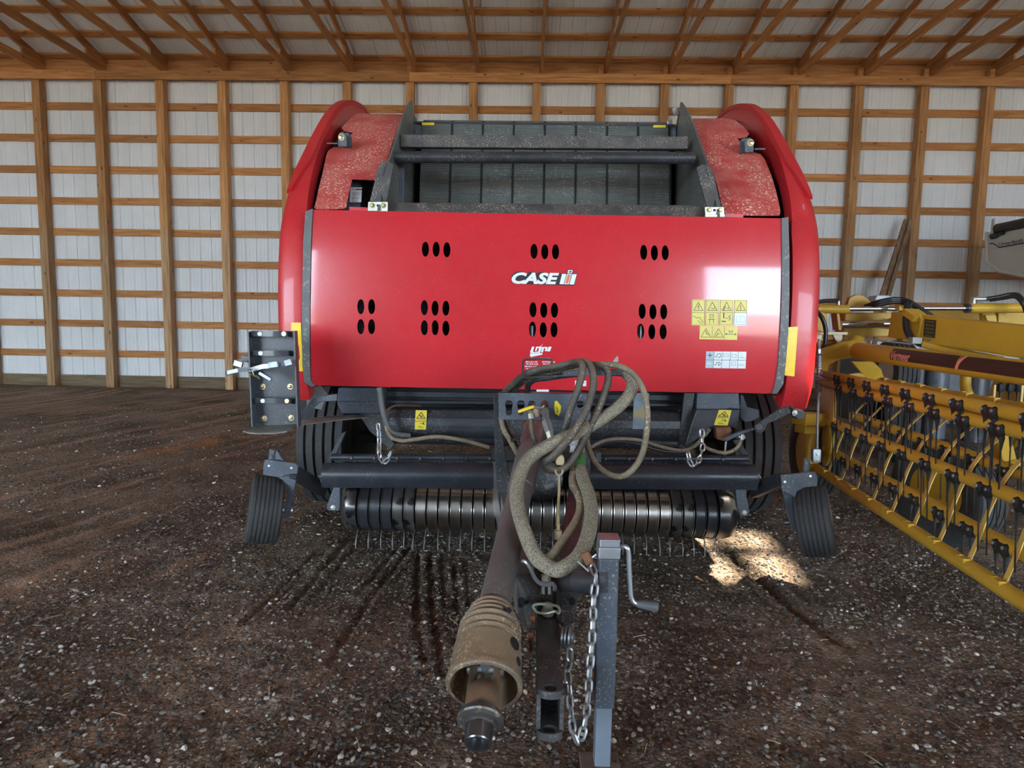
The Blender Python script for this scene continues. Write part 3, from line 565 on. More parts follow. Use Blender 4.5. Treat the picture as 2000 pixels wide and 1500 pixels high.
decal('control_decal', panel, [(SILV, [Z6([(375, 1075), (525, 1076), (505, 1390), (360, 1388)])], .005), (WHITE, [Z6([(525, 1076), (1135, 1082), (1118, 1398), (505, 1390)])], .005),
      (INKG, [('line', Z6([(365, 1235), (1126, 1242)]), .8)]+[('line', Z6([(x+8, 1078), (x-12, 1392)]), .8) for x in (518, 672, 826, 975)]+[pic([(405, 1148), (482, 1150)], 1.6), pic([(445, 1112), (442, 1186)], 1.6), pic([(540, 1180), (565, 1180), (585, 1125), (640, 1115), (655, 1160), (620, 1195), (595, 1180)]), pic([(530, 1330), (555, 1330), (570, 1285), (620, 1275), (645, 1310), (610, 1345), (600, 1295)])], .006),
      (INKG, [pic([(700, 1120), (800, 1122), (795, 1170), (700, 1168), (700, 1120)], .5), pic([(860, 1130), (940, 1132), (940, 1190), (855, 1188), (860, 1130)], .5), pic([(1000, 1190), (1095, 1194)], .7), pic([(1050, 1120), (1048, 1160)], .6), pic([(985, 1330), (1080, 1334)], .7), pic([(860, 1275), (935, 1278), (930, 1335), (850, 1332), (860, 1275)], .5)], .006), (WHITE, [pic([(395, 1302), (465, 1304)], 1.6)], .007)], label='silver and white control chart with plus and minus')
decal('small_label', panel, [(WHITE, [Z9([(1540, 1160), (1815, 1165), (1808, 1300), (1535, 1290)])], .005), (INK, [('line', Z9([(1705, 1228), (1770, 1205)]), .9)], .006)], label='small white label near the bottom edge')
# -- rubber trims, side shields
def strip(name, L, R, P, th, m, parent, lift=0., **kw):  # band between two pixel polylines on a profile, lifted and thick
    mb = MB(); n = len(L); A = [on(*p, P, lift) for p in L]; Bq = [on(*p, P, lift) for p in R]
    mb.add(A+Bq+[p+Vector((0, th, 0)) for p in A]+[p+Vector((0, th, 0)) for p in Bq], [(i, i+1, n+i+1, n+i) for i in range(n-1)]+[(2*n+i, 3*n+i, 3*n+i+1, 2*n+i+1) for i in range(n-1)]+[(i, 2*n+i, 2*n+i+1, i+1) for i in range(n-1)]+[(n+i, n+i+1, 3*n+i+1, 3*n+i) for i in range(n-1)]+[(0, n, 3*n, 2*n), (n-1, 3*n-1, 4*n-1, 2*n-1)])
    return mb.build(name, m, parent, 40, **kw)
strip('edge_trim', [(598, 414), (594, 470), (592, 560), (591, 650), (592, 715), (596, 745), (608, 754)], [(612, 409), (609, 470), (607, 560), (606, 650), (606, 715), (608, 742), (616, 753)], PANEL, .03, TRIM, B, .012)
strip('edge_trim', [(1525, 427), (1526, 500), (1525, 580), (1522, 650), (1518, 710), (1512, 750), (1506, 768)], [(1538, 425), (1540, 500), (1540, 580), (1538, 650), (1533, 710), (1528, 750), (1516, 768)], PANEL, .03, TRIM, B, .012)
HW = 1.455
def shield(sgn):
    X = CX+sgn*HW; mb = MB(); i1 = max(i for i, p in enumerate(SP) if p[0] < 6.52); Q = SP[:i1+1]; n = len(Q)
    def fw(p): return .155 if p[1] < 1.9 and p[0] < 4 else max(.06, .155-.14*(p[1]-1.9))
    rings = []
    I1, I2, I3 = inset(SP, .06), inset(SP, .02), inset(SP, .005)
    for i, p in enumerate(Q):
        f = fw(p)*-sgn; a = -sgn
        rings.append([(X, I1[i]), (X+a*.008, I2[i]), (X+a*.03, I3[i]), (X+a*.06, p), (X+f*.8, p), (X+f, I3[i]), (X+f, inset_d[i])])
    m = len(rings[0]); V = [(x, q[0], q[1]) for r in rings for x, q in r]
    mb.add(V, [(i*m+k, i*m+k+1, (i+1)*m+k+1, (i+1)*m+k) for i in range(n-1) for k in range(m-1)])
    side = [(X, q[0], q[1]) for q in I1[:n]]; mb.add(side, [tuple(range(n))])
    inn = [(X-sgn*.02, q[0], q[1]) for q in inset_d[:n]]; mb.add(inn, [tuple(range(n))])
    return mb.build('side_shield', REDS, B, 45)
inset_d = inset(SP, .10)
sL, sR = shield(-1), shield(1)
# raised upper lip of each side shield
for sgn in (-1, 1):
    X = CX+sgn*(HW-.012); mb = MB(); Q = [p for p in inset(SP, -.014) if p[1] > 2.10 and p[0] < 5.6]; n = len(Q); Q2 = inset(Q, .03); V = []
    for i, (p, p2) in enumerate(zip(Q, Q2)):
        w = .018+.046*min(1, i/5)-.015*min(1, i/(n*.6)); a = -sgn
        V += [(X+sgn*.014, *p2), (X, *p), (X+a*w, *p), (X+a*(w+.01), *p2)]
    mb.add(V, [(i*4+k, i*4+(k+1) % 4, (i+1)*4+(k+1) % 4, (i+1)*4+k) for i in range(n-1) for k in range(4)]+[(0, 1, 2, 3), (4*n-4, 4*n-3, 4*n-2, 4*n-1)])
    mb.build('shield_lip', REDS, sL if sgn < 0 else sR, 45)
for P, par in (([(569, 630), (588, 630), (592, 725), (579, 725), (578, 690), (569, 690)], sL), ([(1539, 639), (1558, 638), (1551, 735), (1532, 733)], sR)):
    decal('reflector', par, [(REFL, [P], .003)], P=SP)
# grey inner skirt seen below the left shield
MB().pp([(597, 762), (625, 752), (640, 770), (628, 800), (600, 795)], 3.45, .02).build('skirt', TRIM, B, 30)
# -- shoulder covers
SL_O = [(613, 406), (617, 396), (630, 340), (638, 302), (642, 294), (650, 289), (663, 287), (675, 287), (689, 258), (672, 256), (667, 250), (680, 236), (697, 222), (790, 224), (778, 250), (765, 285), (756, 320), (741, 352), (688, 350), (686, 360), (676, 405), (672, 408), (618, 409)]
shc = sheet('shoulder_cover', SHP, SL_O, [], .05, .005, REDD, B, label='red shoulder cover dusted with chaff')
SR_O = [(1522, 421), (1524, 415), (1515, 372), (1502, 332), (1494, 312), (1485, 302), (1468, 297), (1456, 297), (1440, 270), (1458, 268), (1463, 262), (1452, 248), (1432, 234), (1420, 232), (1338, 232), (1352, 262), (1366, 300), (1377, 330), (1392, 336), (1410, 404), (1416, 412), (1416, 421)]
shd = sheet('shoulder_cover', SHP, SR_O, [], .05, .005, REDD, B, label='red shoulder cover dusted with chaff')
for par, x0, x1, y in ((B, 682, 720, 408), (B, 1416, 1452, 421)): MB().pp([(x0, y-4), (x1, y-3), (x1, y+4), (x0, y+3)], 3.40, .02).build('hinge_tab', RED, par, 0)
# inner walls behind the shoulders, label seen in the left gap
for sgn in (-1, 1):
    Q = [p for p in inset(SP, .16) if p[0] < 5.9]; X0, X1 = CX+sgn*.93, CX+sgn*1.40; n = len(Q)
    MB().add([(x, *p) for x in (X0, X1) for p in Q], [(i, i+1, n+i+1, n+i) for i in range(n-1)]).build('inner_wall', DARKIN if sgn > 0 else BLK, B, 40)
gp = [p for p in inset(SP, .10) if 1.85 < p[1] < 2.6 and p[0] < 4.5]
MB().add([on(x, y, gp) for x, y in ((640, 412), (640, 395), (686, 345), (705, 345), (704, 408))], [(0, 1, 2, 3, 4)]).build('backing_plate', SLATE, B, 0)
decal('data_label', B, [(WHITE, [[(685, 367), (707, 367), (706, 396), (683, 396)]], .004), (INK, [('line', [(696, 371.5), (706, 371.5)], 1.8), ('line', [(688, 378), (705, 378)], .5), ('line', [(688, 380.5), (704, 380.5)], .5), ('line', [(689, 382.5), (702, 382.5)], .5), ('line', [(687, 386), (704, 386)], .5), words('RL', 687.5, 369.5, 693, 372.5), words('JH35', 687.5, 388, 701, 391.5, 0, .02), words('0204351', 687.5, 392.8, 701, 395, 0, .01)], .005)], P=gp, label='white printed data label')
# -- chamber side plates and bars
AP = [p for p in inset(SP, -.045) if p[1] > 1.9 and p[0] < 4.30]+[(4.46, 2.70)]
for sgn in (-1, 1):
    X = CX+sgn*.90; pl = MB().prism([(X, *p) for p in AP]+[(X, 5.9, 1.0), (X, 3.6, 1.0)], (sgn*.012, 0, 0)).build('chamber_side_plate', mat('chamber_plate', (.10, .105, .10), .42, var=.3, vs=5, dust=((.24, .23, .20), .5, 40)), B, 0)
    if sgn < 0:
        MB().pp([(797, 222, 4.28), (804, 209, 4.33), (806, 213, 4.33), (801, 226, 4.28)], 4.3, .03).build('latch', SLATE, pl, 0)
        MB().pp([(806, 226, 4.35), (812, 228, 4.35), (816, 258, 4.35), (806, 256, 4.35)], 4.35, .05).build('belt_guide', SLATE, B, 0, .004)
    else:
        m = MB(); m.bar(at(1316, 212, 4.3), at(1321, 225, 4.3), .02, .03); m.build('latch', ZINC, pl, 30)
        MB().pp([(1303, 236, 4.35), (1312, 233, 4.35), (1316, 250, 4.35), (1305, 252, 4.35)], 4.35, .04).build('belt_guide', ZINC, B, 0, .004)
MB().bar(at(783, 277, 3.9), at(1342, 281, 3.9), .05, .075).build('cross_bar', CHAR, B, 0, .005)
MB().cyl(at(768, 307, 3.73), at(1356, 309, 3.73), .033, n=24).build('cross_tube', BLK, B)
MB().prism([at(757, 395, 3.46), at(1372, 401, 3.46), at(1380, 424, 3.40), at(750, 417, 3.40)], (0, .06, 0)).build('lower_bar', CHAR, B, 0, .004)
MB().pp([(773, 312), (790, 312), (788, 396), (768, 396)], 3.85, .02).build('inner_strip', SLATE, B, 0, .003)
for L, Lb in (([(722, 393), (738, 328), (745, 316), (757, 313), (769, 322), (754, 396)], [(719, 394), (757, 394), (757, 415), (718, 415)]), ([(1381, 405), (1362, 334), (1361, 327), (1376, 320), (1391, 331), (1409, 404)], [(1377, 404), (1414, 404), (1416, 423), (1378, 423)])):
    m = MB(); m.pp(L, 3.40, .012); sx = L[3]; k = 1 if sx[0] < 1000 else -1; m.pp([(sx[0]-k*4, sx[1]+4), (sx[0]-k*2, sx[1]+4), (sx[0]-k*9, sx[1]+30), (sx[0]-k*10, sx[1]+30)], 3.395, .006); br = m.build('support_post', CHAR, B, 0, .003)
    m = MB(); m.pp(Lb, 3.365, .012); m.pp([(Lb[3][0], Lb[3][1]-4), (Lb[2][0], Lb[2][1]-4), (Lb[2][0], Lb[2][1]+1), (Lb[3][0], Lb[3][1]+1)], 3.35, .03); hp = m.build('hinge_plate', PALEZ, B, 0, .002)
    m = MB(); xs_ = (Lb[0][0]+8, Lb[1][0]-8); ym = (Lb[0][1]+Lb[2][1])/2-3
    for x in xs_: m.bolt(at(x, ym, 3.366), (0, -1, 0), .011, .012)
    m.build('bolt', BRASS, hp); MB().cyl(at(sum(xs_)/2, ym, 3.366), at(sum(xs_)/2, ym, 3.36), .007).build('pin_hole', INK, hp)
# shoulder clamps
for cx, cy, k in ((669, 272, 1), (1464, 283, -1)):
    m = MB(); L = [(cx-9, cy+14), (cx-9, cy-7), (cx-6, cy-13), (cx, cy-15), (cx+5, cy-12), (cx+8, cy-5), (cx+8, cy+14)]; m.pp(L, 3.80, .02); m.pp([(x+k*9, y+1) for x, y in L], 3.86, .02); m.cyl(at(cx-1, cy-5, 3.80), at(cx-1+k*9, cy-4, 3.9), .014); c = m.build('shield_clamp', SLATE, B, 0, .003)
    MB().bolt(at(cx-2*k, cy-4, 3.80), (0, -1, 0), .014).build('bolt', BRASS, c)
    MB().tube([at(cx-k*10, cy+8, 3.82), at(cx-k*30, cy+8, 3.84)], .004, 6).build('stay_rod', ZINC, c)
# -- belts over their top roller
e0, e1 = at(818, 330, 4.22).x, at(1312, 330, 4.22).x; pit = (e1-e0)/8.0
TR_Y, TR_Z, TR_R = 4.42, 2.70, .095
bp = [(4.14, 1.30), (4.16, 1.75), (4.20, 2.1), (4.24, 2.4), (4.30, 2.62)]+[(TR_Y-TR_R*math.cos(a), TR_Z+TR_R*math.sin(a)) for a in [i*PI/10 for i in range(0, 11)]]+[(4.58, 2.3), (4.62, 1.5)]
for i in range(8):
    x0 = e0+pit*i+.006; x1 = e0+pit*(i+1)-.010; n = len(bp); q2 = inset(bp, .012)
    MB().add([(x, *p) for p in bp for x in (x0, x1)]+[(x, *p) for p in q2 for x in (x0, x1)], [(2*j, 2*j+1, 2*j+3, 2*j+2) for j in range(n-1)]+[(2*n+2*j, 2*n+2*j+2, 2*n+2*j+3, 2*n+2*j+1) for j in range(n-1)]+[(2*j, 2*j+2, 2*n+2*j+2, 2*n+2*j) for j in range(n-1)]+[(2*j+1, 2*n+2*j+1, 2*n+2*j+3, 2*j+3) for j in range(n-1)]).build('belt', BELT, B, 30)
    MB().add([(x1+.001, p[0]+.004, p[1]) for p in bp]+[(x1+.015, p[0]+.004, p[1]) for p in bp], [(j, j+1, n+j+1, n+j) for j in range(n-1)]).build('belt_gap_shade', DARKIN, B, 30)  # near-black strip standing in for the shade between two belts
MB().cyl((CX-.89, TR_Y, TR_Z), (CX+.89, TR_Y, TR_Z), TR_R-.013, n=24).build('belt_roller', SLATE, B)
m = MB(); m.bar(at(805, 241, 4.36), at(1318, 247, 4.36), .05, .014); rl = m.build('top_rail', BLK, B, 0)
for a, b in (((824, 242), (848, 242)), ((1276, 247), (1300, 247))): MB().bar(at(*a, 4.33), at(*b, 4.33), .006, .016).build('yellow_tape', STICK, rl, 0)
# dark body of the chamber behind belts, bulkhead behind the front panel
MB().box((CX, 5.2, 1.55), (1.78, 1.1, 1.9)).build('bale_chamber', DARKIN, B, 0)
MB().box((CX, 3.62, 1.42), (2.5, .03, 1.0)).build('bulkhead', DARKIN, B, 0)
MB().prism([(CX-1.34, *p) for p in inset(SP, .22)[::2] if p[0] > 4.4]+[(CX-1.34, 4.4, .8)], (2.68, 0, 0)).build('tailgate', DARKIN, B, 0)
for a, b in (((840, 655), (850, 640)), ((1038, 655), (1048, 640)), ((1250, 655), (1258, 640)), ((705, 655), (712, 640))):
    p = at(*a, 3.52); MB().cyl((p.x, 3.52, p.z-.05), (p.x, 3.52, p.z+.055), .016, n=12).build('inner_bracket', ZINC, B)
# ------------------------------------------------------------------ baler: running gear, frame, pickup
def revolve(c, ax, prof, n=40, mi=0, mb=None):
    mb = mb or MB(); return mb.lathe(c, ax, prof, n, mi)
def tyre(name, c, ax, R, w, ribs, parent, m=RUBBER, rim=None, hub=.5, n=44, rib_d=.012, wheel=None):
    ax = Vector(ax).normalized(); c = Vector(c); P = [(-w*.40, R*hub), (-w*.48, R*(hub+.12)), (-w*.5, R*.80), (-w*.485, R*.92), (-w*.44, R*.975)]
    g = .88*w/(ribs*2-1)*.55; rw = (.88*w-(ribs-1)*g)/ribs; x = -w*.44
    for k in range(ribs):
        cr = lambda t: R*(1-.03*(2*t/w)**2)
        P += [(x, cr(x)), (x+rw, cr(x+rw))]; x += rw
        if k < ribs-1: P += [(x+g*.15, cr(x)-rib_d), (x+g*.85, cr(x)-rib_d)]; x += g
    P += [(w*.44, R*.975), (w*.485, R*.92), (w*.5, R*.80), (w*.48, R*(hub+.12)), (w*.40, R*hub)]
    t = MB(); t.lathe(c, ax, P, n, 0, False); o = t.build(name, m, parent, 25)
    mb = MB(); mb.lathe(c, ax, [(-w*.40, R*hub), (-w*.34, R*hub*.98), (-w*.30, R*hub*.8), (-w*.1, R*hub*.72), (-w*.08, R*.16), (-w*.2, R*.14), (w*.2, R*.14), (w*.08, R*.2), (w*.1, R*hub*.72), (w*.30, R*hub*.8), (w*.34, R*hub*.98), (w*.40, R*hub)], 28)
    mb.build('rim', rim or BLK, o, 30); return o
for px in (626, 1476):
    X = at(px, 940, 4.25).x; ty = tyre('tyre', (X, 4.72, .50), (1, 0, 0), .51, .36, 5, B, n=56, rib_d=.03, hub=.45, rim=DARKIN)
    MB().cyl((X, 4.72, .5), (CX, 4.72, .5), .05).build('axle', BLK, B)
# frame boxes under the panel
m = MB(); m.pp([(660, 757), (742, 757), (744, 806), (735, 809), (668, 808), (658, 790)], 3.44, .45); fb = m.build('frame_box', SLATE, B, 0, .006)
for x in (683, 705, 726): MB().cyl(at(x, 791, 3.44), at(x, 791, 3.43), .004, n=8).build('frame_hole', INK, fb, 0)
MB().pp([(661, 783), (742, 783), (742, 785), (661, 785)], 3.435, .02).build('seam', BLK, fb, 0)
m = MB(); m.pp([(1362, 766), (1444, 767), (1446, 800), (1424, 797), (1418, 801), (1360, 800)], 3.40, .35); fb2 = m.build('frame_box', SLATE, B, 0, .006)
m = MB(); m.pp([(1361, 800), (1446, 800), (1440, 838), (1420, 832), (1398, 834), (1382, 845), (1338, 873), (1350, 830)], 3.36, .3); wedge = m.build('frame_wedge', BLK, B, 0, .004)
m = MB(); m.pp([(1337, 768), (1357, 768), (1340, 875), (1326, 878), (1326, 860)], 3.42, .02); m.build('frame_rib', BLK, B, 0)
m = MB(); m.pp([(700, 808), (742, 808), (752, 832), (770, 868), (762, 878), (742, 860), (722, 842)], 3.42, .02); m.build('frame_gusset', BLK, B, 0, .002)
m = MB(); m.pp([(1446, 770), (1452, 772), (1460, 795), (1483, 800), (1483, 815), (1470, 822), (1456, 825), (1445, 815)], 3.50, .06); m.build('latch_bracket', SLATE, B, 0, .004)
# cross beams and main cross tube
MB().bar(at(758, 768, 3.62), at(1340, 776, 3.62), .08, .035).build('cross_beam', BLKG, B, 0, .004)
MB().bar(at(758, 783, 3.6), at(1340, 790, 3.6), .08, .018).build('cross_beam', BLKG, B, 0, .003)
a, b = at(764, 826, 3.5), at(1326, 833, 3.5)
m = MB(); d = (b-a); L = d.length
m.prism([a+Vector((0, y, z)) for y, z in ((-.05, -.075), (-.075, -.04), (-.078, 0), (-.072, .04), (-.045, .088), (.06, .09), (.08, .05), (.08, -.05), (.05, -.08))], d); mt = m.build('cross_tube', BLK, B, 0, .012)
MB().bar(at(758, 822, 3.418), at(975, 826, 3.418), .006, .003).build('weld_line', SLATE, mt, 0)
# warning decals on the cross tube and wedge
FR = [(3.415, .6), (3.415, 1.2)]
def wdecal(parent, q, Yp):
    P = [(Yp, .4), (Yp, 1.4)]
    def mp(u, v): return (q[0][0]+(q[1][0]-q[0][0])*u+(q[3][0]-q[0][0])*v, q[0][1]+(q[1][1]-q[0][1])*u+(q[3][1]-q[0][1])*v)
    ln = lambda L, w: ('line', [mp(*p) for p in L], w)
    decal('warning_decal', parent, [(STICKP, [q], .001), (STICK, [[mp(.05, .03), mp(.95, .03), mp(.95, .97), mp(.05, .97)]], .0015),
          (INK, [ln([(.5, .10), (.12, .42), (.88, .42), (.5, .10)], 1.3), ln([(.04, .5), (.96, .5)], .8), ln([(.40, .26), (.5, .34), (.62, .36)], 1.8), ln([(.62, .24), (.5, .33)], 1.0), ln([(.45, .70), (.75, .70)], .9), ln([(.74, .66), (.8, .72)], 2.2), ln([(.45, .58), (.65, .58)], .8), ln([(.3, .86), (.65, .86)], .8), ln([(.3, .91), (.8, .92)], .6)], .002)], P, label='yellow safety decal with triangle and hand pictogram')
wdecal(mt, [(812, 801), (834, 801.5), (832, 839), (810, 838.5)], 3.419)
wdecal(wedge, [(1404, 800.5), (1429, 801), (1421, 831), (1394, 830)], 3.357)
# tan hoses and black lines along the frame
def hose(name, pts, r, m, n=10, k=8, parent=B, **kw):
    P = spline([at(*p) for p in pts], k); return MB().tube(P, r, n).build(name, m, parent, 60, **kw)
hose('frame_hose', [(742, 758, 3.36), (746, 790, 3.35), (752, 825, 3.33), (762, 852, 3.31), (785, 861, 3.30), (812, 858, 3.29), (850, 853, 3.28), (890, 857, 3.27), (925, 865, 3.27), (956, 874, 3.28)], .011, HOSET)
hose('grey_conduit', [(741, 757, 3.34), (746, 795, 3.33), (756, 830, 3.33), (768, 846, 3.34), (800, 852, 3.38)], .017, TRIM)
hose('frame_hose', [(1150, 876, 3.26), (1180, 861, 3.26), (1212, 857, 3.26), (1250, 860, 3.26), (1290, 872, 3.28), (1330, 880, 3.28), (1356, 872, 3.28), (1376, 850, 3.26), (1386, 838, 3.25)], .010, HOSET)
hose('frame_hose', [(1376, 873, 3.27), (1395, 881, 3.26), (1420, 884, 3.26), (1440, 874, 3.26), (1449, 856, 3.27)], .010, HOSET)
hose('hydraulic_line', [(1150, 884, 3.28), (1180, 866, 3.28), (1210, 862, 3.28), (1250, 868, 3.28), (1290, 880, 3.29), (1335, 884, 3.30)], .007, BLKG)
m = MB(); m.cyl(at(1449, 858, 3.25), at(1450, 848, 3.25), .013); m.cyl(at(1441, 853, 3.25), at(1455, 854, 3.25), .009); m.build('hose_fitting', ZINC, B)
MB().pp([(1398, 836), (1428, 834), (1430, 843), (1416, 862), (1400, 858)], 3.3, .05).build('rusty_bracket', RUST, B, 0, .004)
m = MB(); m.cyl(at(1418, 862, 3.30), at(1415, 895, 3.30), .006); m.bolt(at(1417, 884, 3.30), (0, 0, -1), .009); m.build('stud_bolt', ZINC, B)
# swing arms on the right: grey blade and lever with roller
MB().pp([(1412, 856), (1450, 842), (1472, 836), (1476, 838), (1440, 852), (1420, 862)], 3.24, .02).build('grey_blade', SLATE, B, 0, .002)
m = MB(); m.pp([(1474, 832), (1480, 827), (1520, 800), (1540, 794), (1546, 806), (1528, 815), (1500, 828), (1492, 843), (1484, 847), (1476, 843)], 3.18, .02); m.cyl(at(1483, 834, 3.2), at(1483, 834, 3.165), .02); la = m.build('swing_lever', BLK, B, 0, .003)
MB().lathe(at(1553, 807, 3.24), (0, -1, 0), [(0, .022), (.01, .027), (.05, .027), (.06, .022)], 20).build('lever_roller', BLKG, la); MB().bolt(at(1553, 807, 3.185), (0, -1, 0), .011).build('roller_bolt', ZINC, la)
MB().ball(at(1545, 796, 3.2), .012).build('lever_knob', BLK, la)
# windguard, comb rail and end plates
wg0, wg1 = at(634, 927, 3.2), at(1474, 931, 3.2); wd = wg1-wg0
m = MB(); prof = [(.0, .062)]+[(-.062*math.sin(a), .062*math.cos(a)) for a in [PI*i/12 for i in range(1, 8)]]+[(-.055, -.045), (-.05, -.062), (.02, -.07), (.05, -.05), (.05, .03)]
m.prism([wg0+Vector((0, y, z+.004)) for y, z in prof], wd); wg = m.build('windguard_tube', BLKG, B, 30, .003)
for (px, py), s in (((630, 930), -1), ((1478, 934), 1)):
    c = at(px, py, 3.2); m = MB(); m.lathe(c-Vector((s*.02, 0, 0)), (s, 0, 0), [(0, .05), (.012, .05), (.014, .03), (.026, .03), (.028, .012), (.04, .012)], 16); e_ = m.build('end_flange', BLK, wg, 30)
    for k in range(5):
        a = k*2*PI/5; MB().bolt(c+Vector((-s*.008, .035*math.cos(a), .035*math.sin(a))), (s, 0, 0), .007).build('bolt', PALEZ, wg)
cm = at(648, 893, 3.3); cm2 = at(1460, 896, 3.3)
rr = MB().cyl(cm, cm2, .020, n=16).build('comb_rail', BLKG, B)
for i in range(17):
    p = cm.lerp(cm2, (i+.9)/18); m = MB(); m.lathe(p+Vector((0, -.013, 0)), (0, -1, .15), [(0, .014), (.008, .012), (.012, .008)], 10); m.build('rail_bolt', BLK, rr)
tn = MB().tube([(0, .03, .0), (0, -.01, -.005), (0, -.03, -.04)], .0022, 5).mesh('comb_tooth', [ZINC])
c1, c2 = at(660, 902, 3.26), at(1462, 906, 3.26)
MB().bar(c1+Vector((0, .03, 0)), c2+Vector((0, .03, 0)), .02, .012).build('tooth_bar', BLK, B, 0)
for i in range(38): inst('comb_tooth', tn, rr, Matrix.Translation(c1.lerp(c2, (i+.5)/38)))
for L in ([(668, 846), (676, 842), (652, 898), (640, 902), (640, 897)], [(1432, 860), (1444, 858), (1468, 900), (1478, 930), (1466, 918)]): MB().pp(L, 3.34, .02).build('windguard_arm', BLK, B, 0, .003)
for L in ([(652, 950), (664, 951), (664, 990), (661, 998), (640, 997), (637, 991), (642, 978)], [(1436, 955), (1456, 955), (1464, 1000), (1462, 1008), (1446, 1008), (1440, 990)]):
    pl_ = MB().pp(L, 3.19, .03).build('pickup_end_bracket', SLATE, B, 0, .003); q_ = L[-2] if L[0][0] < 1000 else L[-3]
    MB().bolt(at((L[3][0]+L[4][0])/2, L[3][1]-7, 3.19), (0, -1, 0), .009).build('bolt', PALEZ, pl_)
# pickup: guard bands round a drum, spring tines between them, end drums
PZ = at(1040, 996, 3.42).z; PY = 3.46; PR = .148
bx0, bx1 = at(698, 995, 3.33).x, at(1403, 998, 3.33).x; NB = 31; bp_ = (bx1-bx0)/NB
arc = [(PY+.22, PZ+PR), (PY, PZ+PR)]+[(PY-PR*math.sin(a), PZ+PR*math.cos(a)) for a in [PI*i/14 for i in range(1, 14)]]+[(PY, PZ-PR), (PY+.22, PZ-PR*.9)]
q2 = [(PY+.22, PZ+PR-.012), (PY, PZ+PR-.012)]+[(PY-(PR-.012)*math.sin(a), PZ+(PR-.012)*math.cos(a)) for a in [PI*i/14 for i in range(1, 14)]]+[(PY, PZ-PR+.012), (PY+.22, PZ-PR*.9+.012)]
def band_mesh(m_):
    w = bp_*.80; n = len(arc); mb = MB()
    V = [(x, *p) for p in arc for x in (-w/2, w/2)]+[(x, *p) for p in q2 for x in (-w/2, w/2)]
    lips = [(x*1.0, p[0]-.0, p[1]) for p in arc for x in (-w/2, w/2)]
    mb.add(V, [(2*j, 2*j+1, 2*j+3, 2*j+2) for j in range(n-1)]+[(2*j, 2*j+2, 2*n+2*j+2, 2*n+2*j) for j in range(n-1)]+[(2*j+1, 2*n+2*j+1, 2*n+2*j+3, 2*j+3) for j in range(n-1)]+[(2*n+2*j, 2*n+2*j+2, 2*n+2*j+3, 2*n+2*j+1) for j in range(n-1)])
    for s in (-1, 1): mb.tube([(s*w/2, p[0]-.002*math.sin(1), p[1]) for p in arc], .0035, 5)
    return mb.mesh('guard_band', [m_], smooth=40)
PAINTED = mat('worn_black_band', (.03, .031, .035), .3, var=.3, coat=.3)
HALF = mat('half_worn_band', (.20, .19, .18), .3, metal=.8, var=.3, vs=8, wear=((.03, .03, .033), 12, .52))
BMs = [band_mesh(PAINTED), band_mesh(HALF), band_mesh(STEEL)]
pk = thing('pickup', None, parent=B)
for i in range(NB):
    k = 0 if i < 3 or i > NB-3 else 1 if i in (3, 4, NB-3, NB-4) else 2
    inst('guard_band', BMs[k], pk, Matrix.Translation((bx0+bp_*(i+.5), 0, 0)))
MB().cyl((bx0-.05, PY, PZ), (bx1+.05, PY, PZ), .10, n=20).build('drum', DARKIN, pk)
tine = MB().tube(spline([(0, -.02, -.08), (0, -.115, -.115), (0, -.15, -.16), (0, -.155, -.205)], 5), .0032, 6).mesh('tine', [mat('dull_tine', (.30, .30, .31), .4, metal=.9, var=.2)])
for i in range(NB+1):
    inst('tine', tine, pk, Matrix.Translation((bx0+bp_*i, PY+random.uniform(-.006, .006), PZ+random.uniform(-.004, .004)))@Matrix.Rotation(random.uniform(-.05, .05), 4, 'Y'))
for xa, xb, s in ((at(664, 993, 3.33).x, bx0-.008, -1), (bx1+.008, at(1443, 999, 3.33).x, 1)):
    MB().lathe((xa if s > 0 else xb, PY, PZ), (s, 0, 0), [(0, PR), (abs(xb-xa)*.55, PR*.99), (abs(xb-xa)*.85, PR*.93), (abs(xb-xa), PR*.80)], 40).build('end_drum', HALF if s < 0 else PAINTED, pk, 40)
MB().bar((bx0-.05, PY+.3, PZ+.05), (bx1+.05, PY+.3, PZ+.05), .2, .22).build('pickup_frame', BLK, pk, 0)
# gauge wheels
def gauge(sgn, fork, plate, arm, pin, wt, wb, Y, w):
    g = thing('gauge_wheel', None, parent=B); a, b = at(*wt, Y), at(*wb, Y); c = (a+b)/2; R = (b-a).length/2; up = (a-b).normalized()
    view = Vector((c.x, c.y, 0)).normalized(); ax = up.cross(view).normalized()
    ty = tyre('tyre', c, ax, R, w, 7, g, hub=.48, rib_d=.006); inn = -sgn
    ax = ax if ax.x*inn > 0 else -ax
    m = MB(); m.pp(plate, Y-.05, .012); m.pp(fork, Y-.02, .016); m.build('fork', SLATE, g, 0, .004)
    for p in ((plate[0][0]+8, plate[0][1]+13), (plate[1][0]-9, plate[1][1]+9)): MB().cyl(at(*p, Y-.05), at(*p, Y-.054), .006, n=10).build('rivet', ZINC, g)
    MB().cyl(c+ax*w*.3, c+ax*(w*.5+.06), .018).build('axle_stub', ZINC if sgn < 0 else BLK, g)
    MB().bar(at(*arm[0]), at(*arm[1]), .05, .07).build('wheel_arm', BLK, g, 0, .004)
    MB().cyl(at(*pin[0]), at(*pin[1]), .017).build('pivot_pin', SLATE, g)
    return g
gauge(-1, [(560, 925), (583, 910), (581, 925), (563, 1014), (553, 1014), (560, 980), (562, 958), (552, 938), (543, 934)], [(517, 897), (578, 905), (582, 911), (581, 925), (560, 928), (545, 933), (513, 928), (514, 910)], [(575, 922, 3.2), (632, 958, 3.4)], [(533, 877, 3.2), (529, 905, 3.2)], (527, 929), (508, 1058), 3.22, .165)
